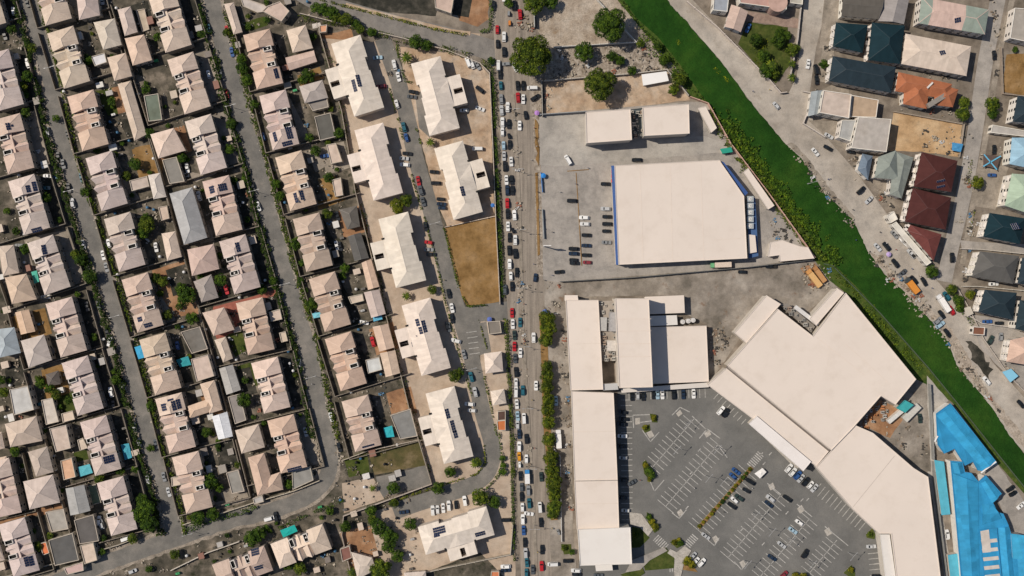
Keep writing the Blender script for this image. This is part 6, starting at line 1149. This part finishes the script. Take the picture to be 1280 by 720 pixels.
# people: one low figure, posed mid-stride, copied
def person_protos():
    b = MB()
    def tube(ps, rs, n=8, mi=0):
        rings = []
        for i, (p, r_) in enumerate(zip(ps, rs)):
            p = Vector(p); d = (Vector(ps[min(i + 1, len(ps) - 1)]) - Vector(ps[max(0, i - 1)])).normalized(); t = d.orthogonal().normalized(); s = d.cross(t); rings.append([p + (t * math.cos(6.283 * k / n) + s * math.sin(6.283 * k / n)) * r_ for k in range(n)])
        for a, c in zip(rings, rings[1:]): b.quadring(a, c, mi)
        b.face(rings[0][::-1], mi); b.face(rings[-1], mi)
    tube([(0, 0, .88), (0, 0, 1.05), (0, 0, 1.3), (0, 0, 1.45), (0, 0, 1.5), (0, .01, 1.57), (0, .02, 1.66), (0, .02, 1.74), (0, .02, 1.78)], [.15, .15, .19, .17, .06, .08, .1, .08, .03], mi=0)
    for s in (-1, 1):
        tube([(.09 * s, 0, .92), (.1 * s, .14 * s, .5), (.1 * s, .08 * s - .04, .08), (.1 * s, .2 * s, .03)], [.09, .06, .04, .04], mi=1); tube([(.2 * s, 0, 1.42), (.25 * s, -.1 * s, 1.15), (.23 * s, -.02 * s + .1, .9), (.22 * s, .14, .84)], [.05, .042, .032, .03], mi=2)
    return b.mesh("person", ["fabric", "rubber", "skin"])
PM = person_protos()
for x, y in [tuple(map(float, t.split(','))) for t in "646,60 660,30 655,22 668,160 669,172 671,183 672,240 673,262 664,200 643,150 645,196 650,262 652,300 655,380 654,392 657,430 676,440 680,350 667,330 690,344 1066,262 1100,290 1108,304 1070,300 1120,312 1140,336 1150,345 1165,360 1112,330 1035,224 1037,223 962,112 941,114 785,560 800,600 868,610 905,640 940,610 700,240 690,290 735,210 720,230 300,70 330,130 72,150 390,480 170,520 590,470 555,350 665,500 668,560 640,690 672,690 690,660 699,640".split()]:
    o = bpy.data.objects.new("person", PM); C.objects.link(o); p = W(x, y, .9); o.location = (p.x, p.y, gz(x, y)); o.rotation_euler = (0, 0, SR.uniform(0, 6.28)); col, cn = SR.choice([((.7, .7, .7), "white"), ((.05, .1, .3), "blue"), ((.4, .05, .05), "red"), ((.06, .06, .06), "black"), ((.6, .45, .1), "yellow")]); o.color = (*col, 1); thing(o, f"person in a {cn} top walking", "person", x, y, "pedestrians")
# roof skylights on the square beige house, vents on hostels etc.

# ------------------------------------------------------------------ unique labels from where things stand
def place(x, y):
    s1, s2, ln = interp_x(ST1, y), interp_x(ST2[:13], y), interp_x(LANE[:10], y)
    ml, mr = interp_x(RL, y), interp_x(RR, y)
    if ml - 3 <= x <= mr + 3: return "on the main road" if y < 740 else ""
    if x < ml:
        if y > 660 and x < 430: return "near the bottom left street"
        if x > 372 + y * .21 or (y < 60 and x > 395): return "on the hostel lane" if abs(x - ln) < 11 and y < 560 else ("west of the hostel lane" if x < ln else "east of the hostel lane")
        if abs(x - s1) < 13: return "on the leftmost street"
        if abs(x - s2) < 13: return "on the second street"
        if x < s1: return "west of the leftmost street"
        if x > s2: return "east of the second street"
        return "just east of the leftmost street" if x - s1 < s2 - x else "just west of the second street"
    cl, cr = interp_x(CANL, y), interp_x(CANR, y)
    if x > cl + 2 and x < cr + 2: return "on the canal bank"
    if x >= cr + 2: return "beside the dusty canal road" if x < cr + 55 else "in the right-hand district"
    if y < 142: return "on the vacant lots"
    if y < 350: return "in the supermarket yard"
    if x < 716: return "on the service road"
    if y < 484 and x < 960: return "behind the mall"
    if x > 1095: return "behind the slanted mall hall"
    return "in the mall car park"
def ordn(i):
    w = ["first", "second", "third", "fourth", "fifth", "sixth", "seventh", "eighth", "ninth", "tenth", "eleventh", "twelfth"]
    if i < 12: return w[i]
    n = i + 1; sfx = "th" if 10 <= n % 100 <= 20 else {1: "st", 2: "nd", 3: "rd"}.get(n % 10, "th"); return f"{n}{sfx}"
groups = {}
seen_exact = {}
for o, l, x, y, ex in THINGS:
    if ex: seen_exact[l] = seen_exact.get(l, 0) + 1; continue
    pl = place(x, y); t = l if any(w in l for w in (" on the ", " in the ", " between ", " beside ", " along ", " around the ", " below ", " above ", "edge", " behind ")) else f"{l} {pl}"
    groups.setdefault(t, []).append((y, x, o))
for t, lst in groups.items():
    lst.sort(key=lambda e: e[0])
    if len(lst) == 1: lst[0][2]['label'] = t; continue
    ys = [e[0] for e in lst]; xs = [e[1] for e in lst]; vert = (max(ys) - min(ys)) >= (max(xs) - min(xs)) * .8
    if not vert: lst.sort(key=lambda e: e[1])
    side = ("top", "bottom") if vert else ("left", "right"); n = len(lst)
    for i, (_, _, o) in enumerate(lst):
        o['label'] = (f"{t}, {ordn(i)} from the {side[0]}" if i <= n // 2 else f"{t}, {ordn(n - 1 - i)} from the {side[1]}").replace("first from the top", "topmost").replace("first from the bottom", "lowest").replace("first from the left", "leftmost").replace("first from the right", "rightmost")
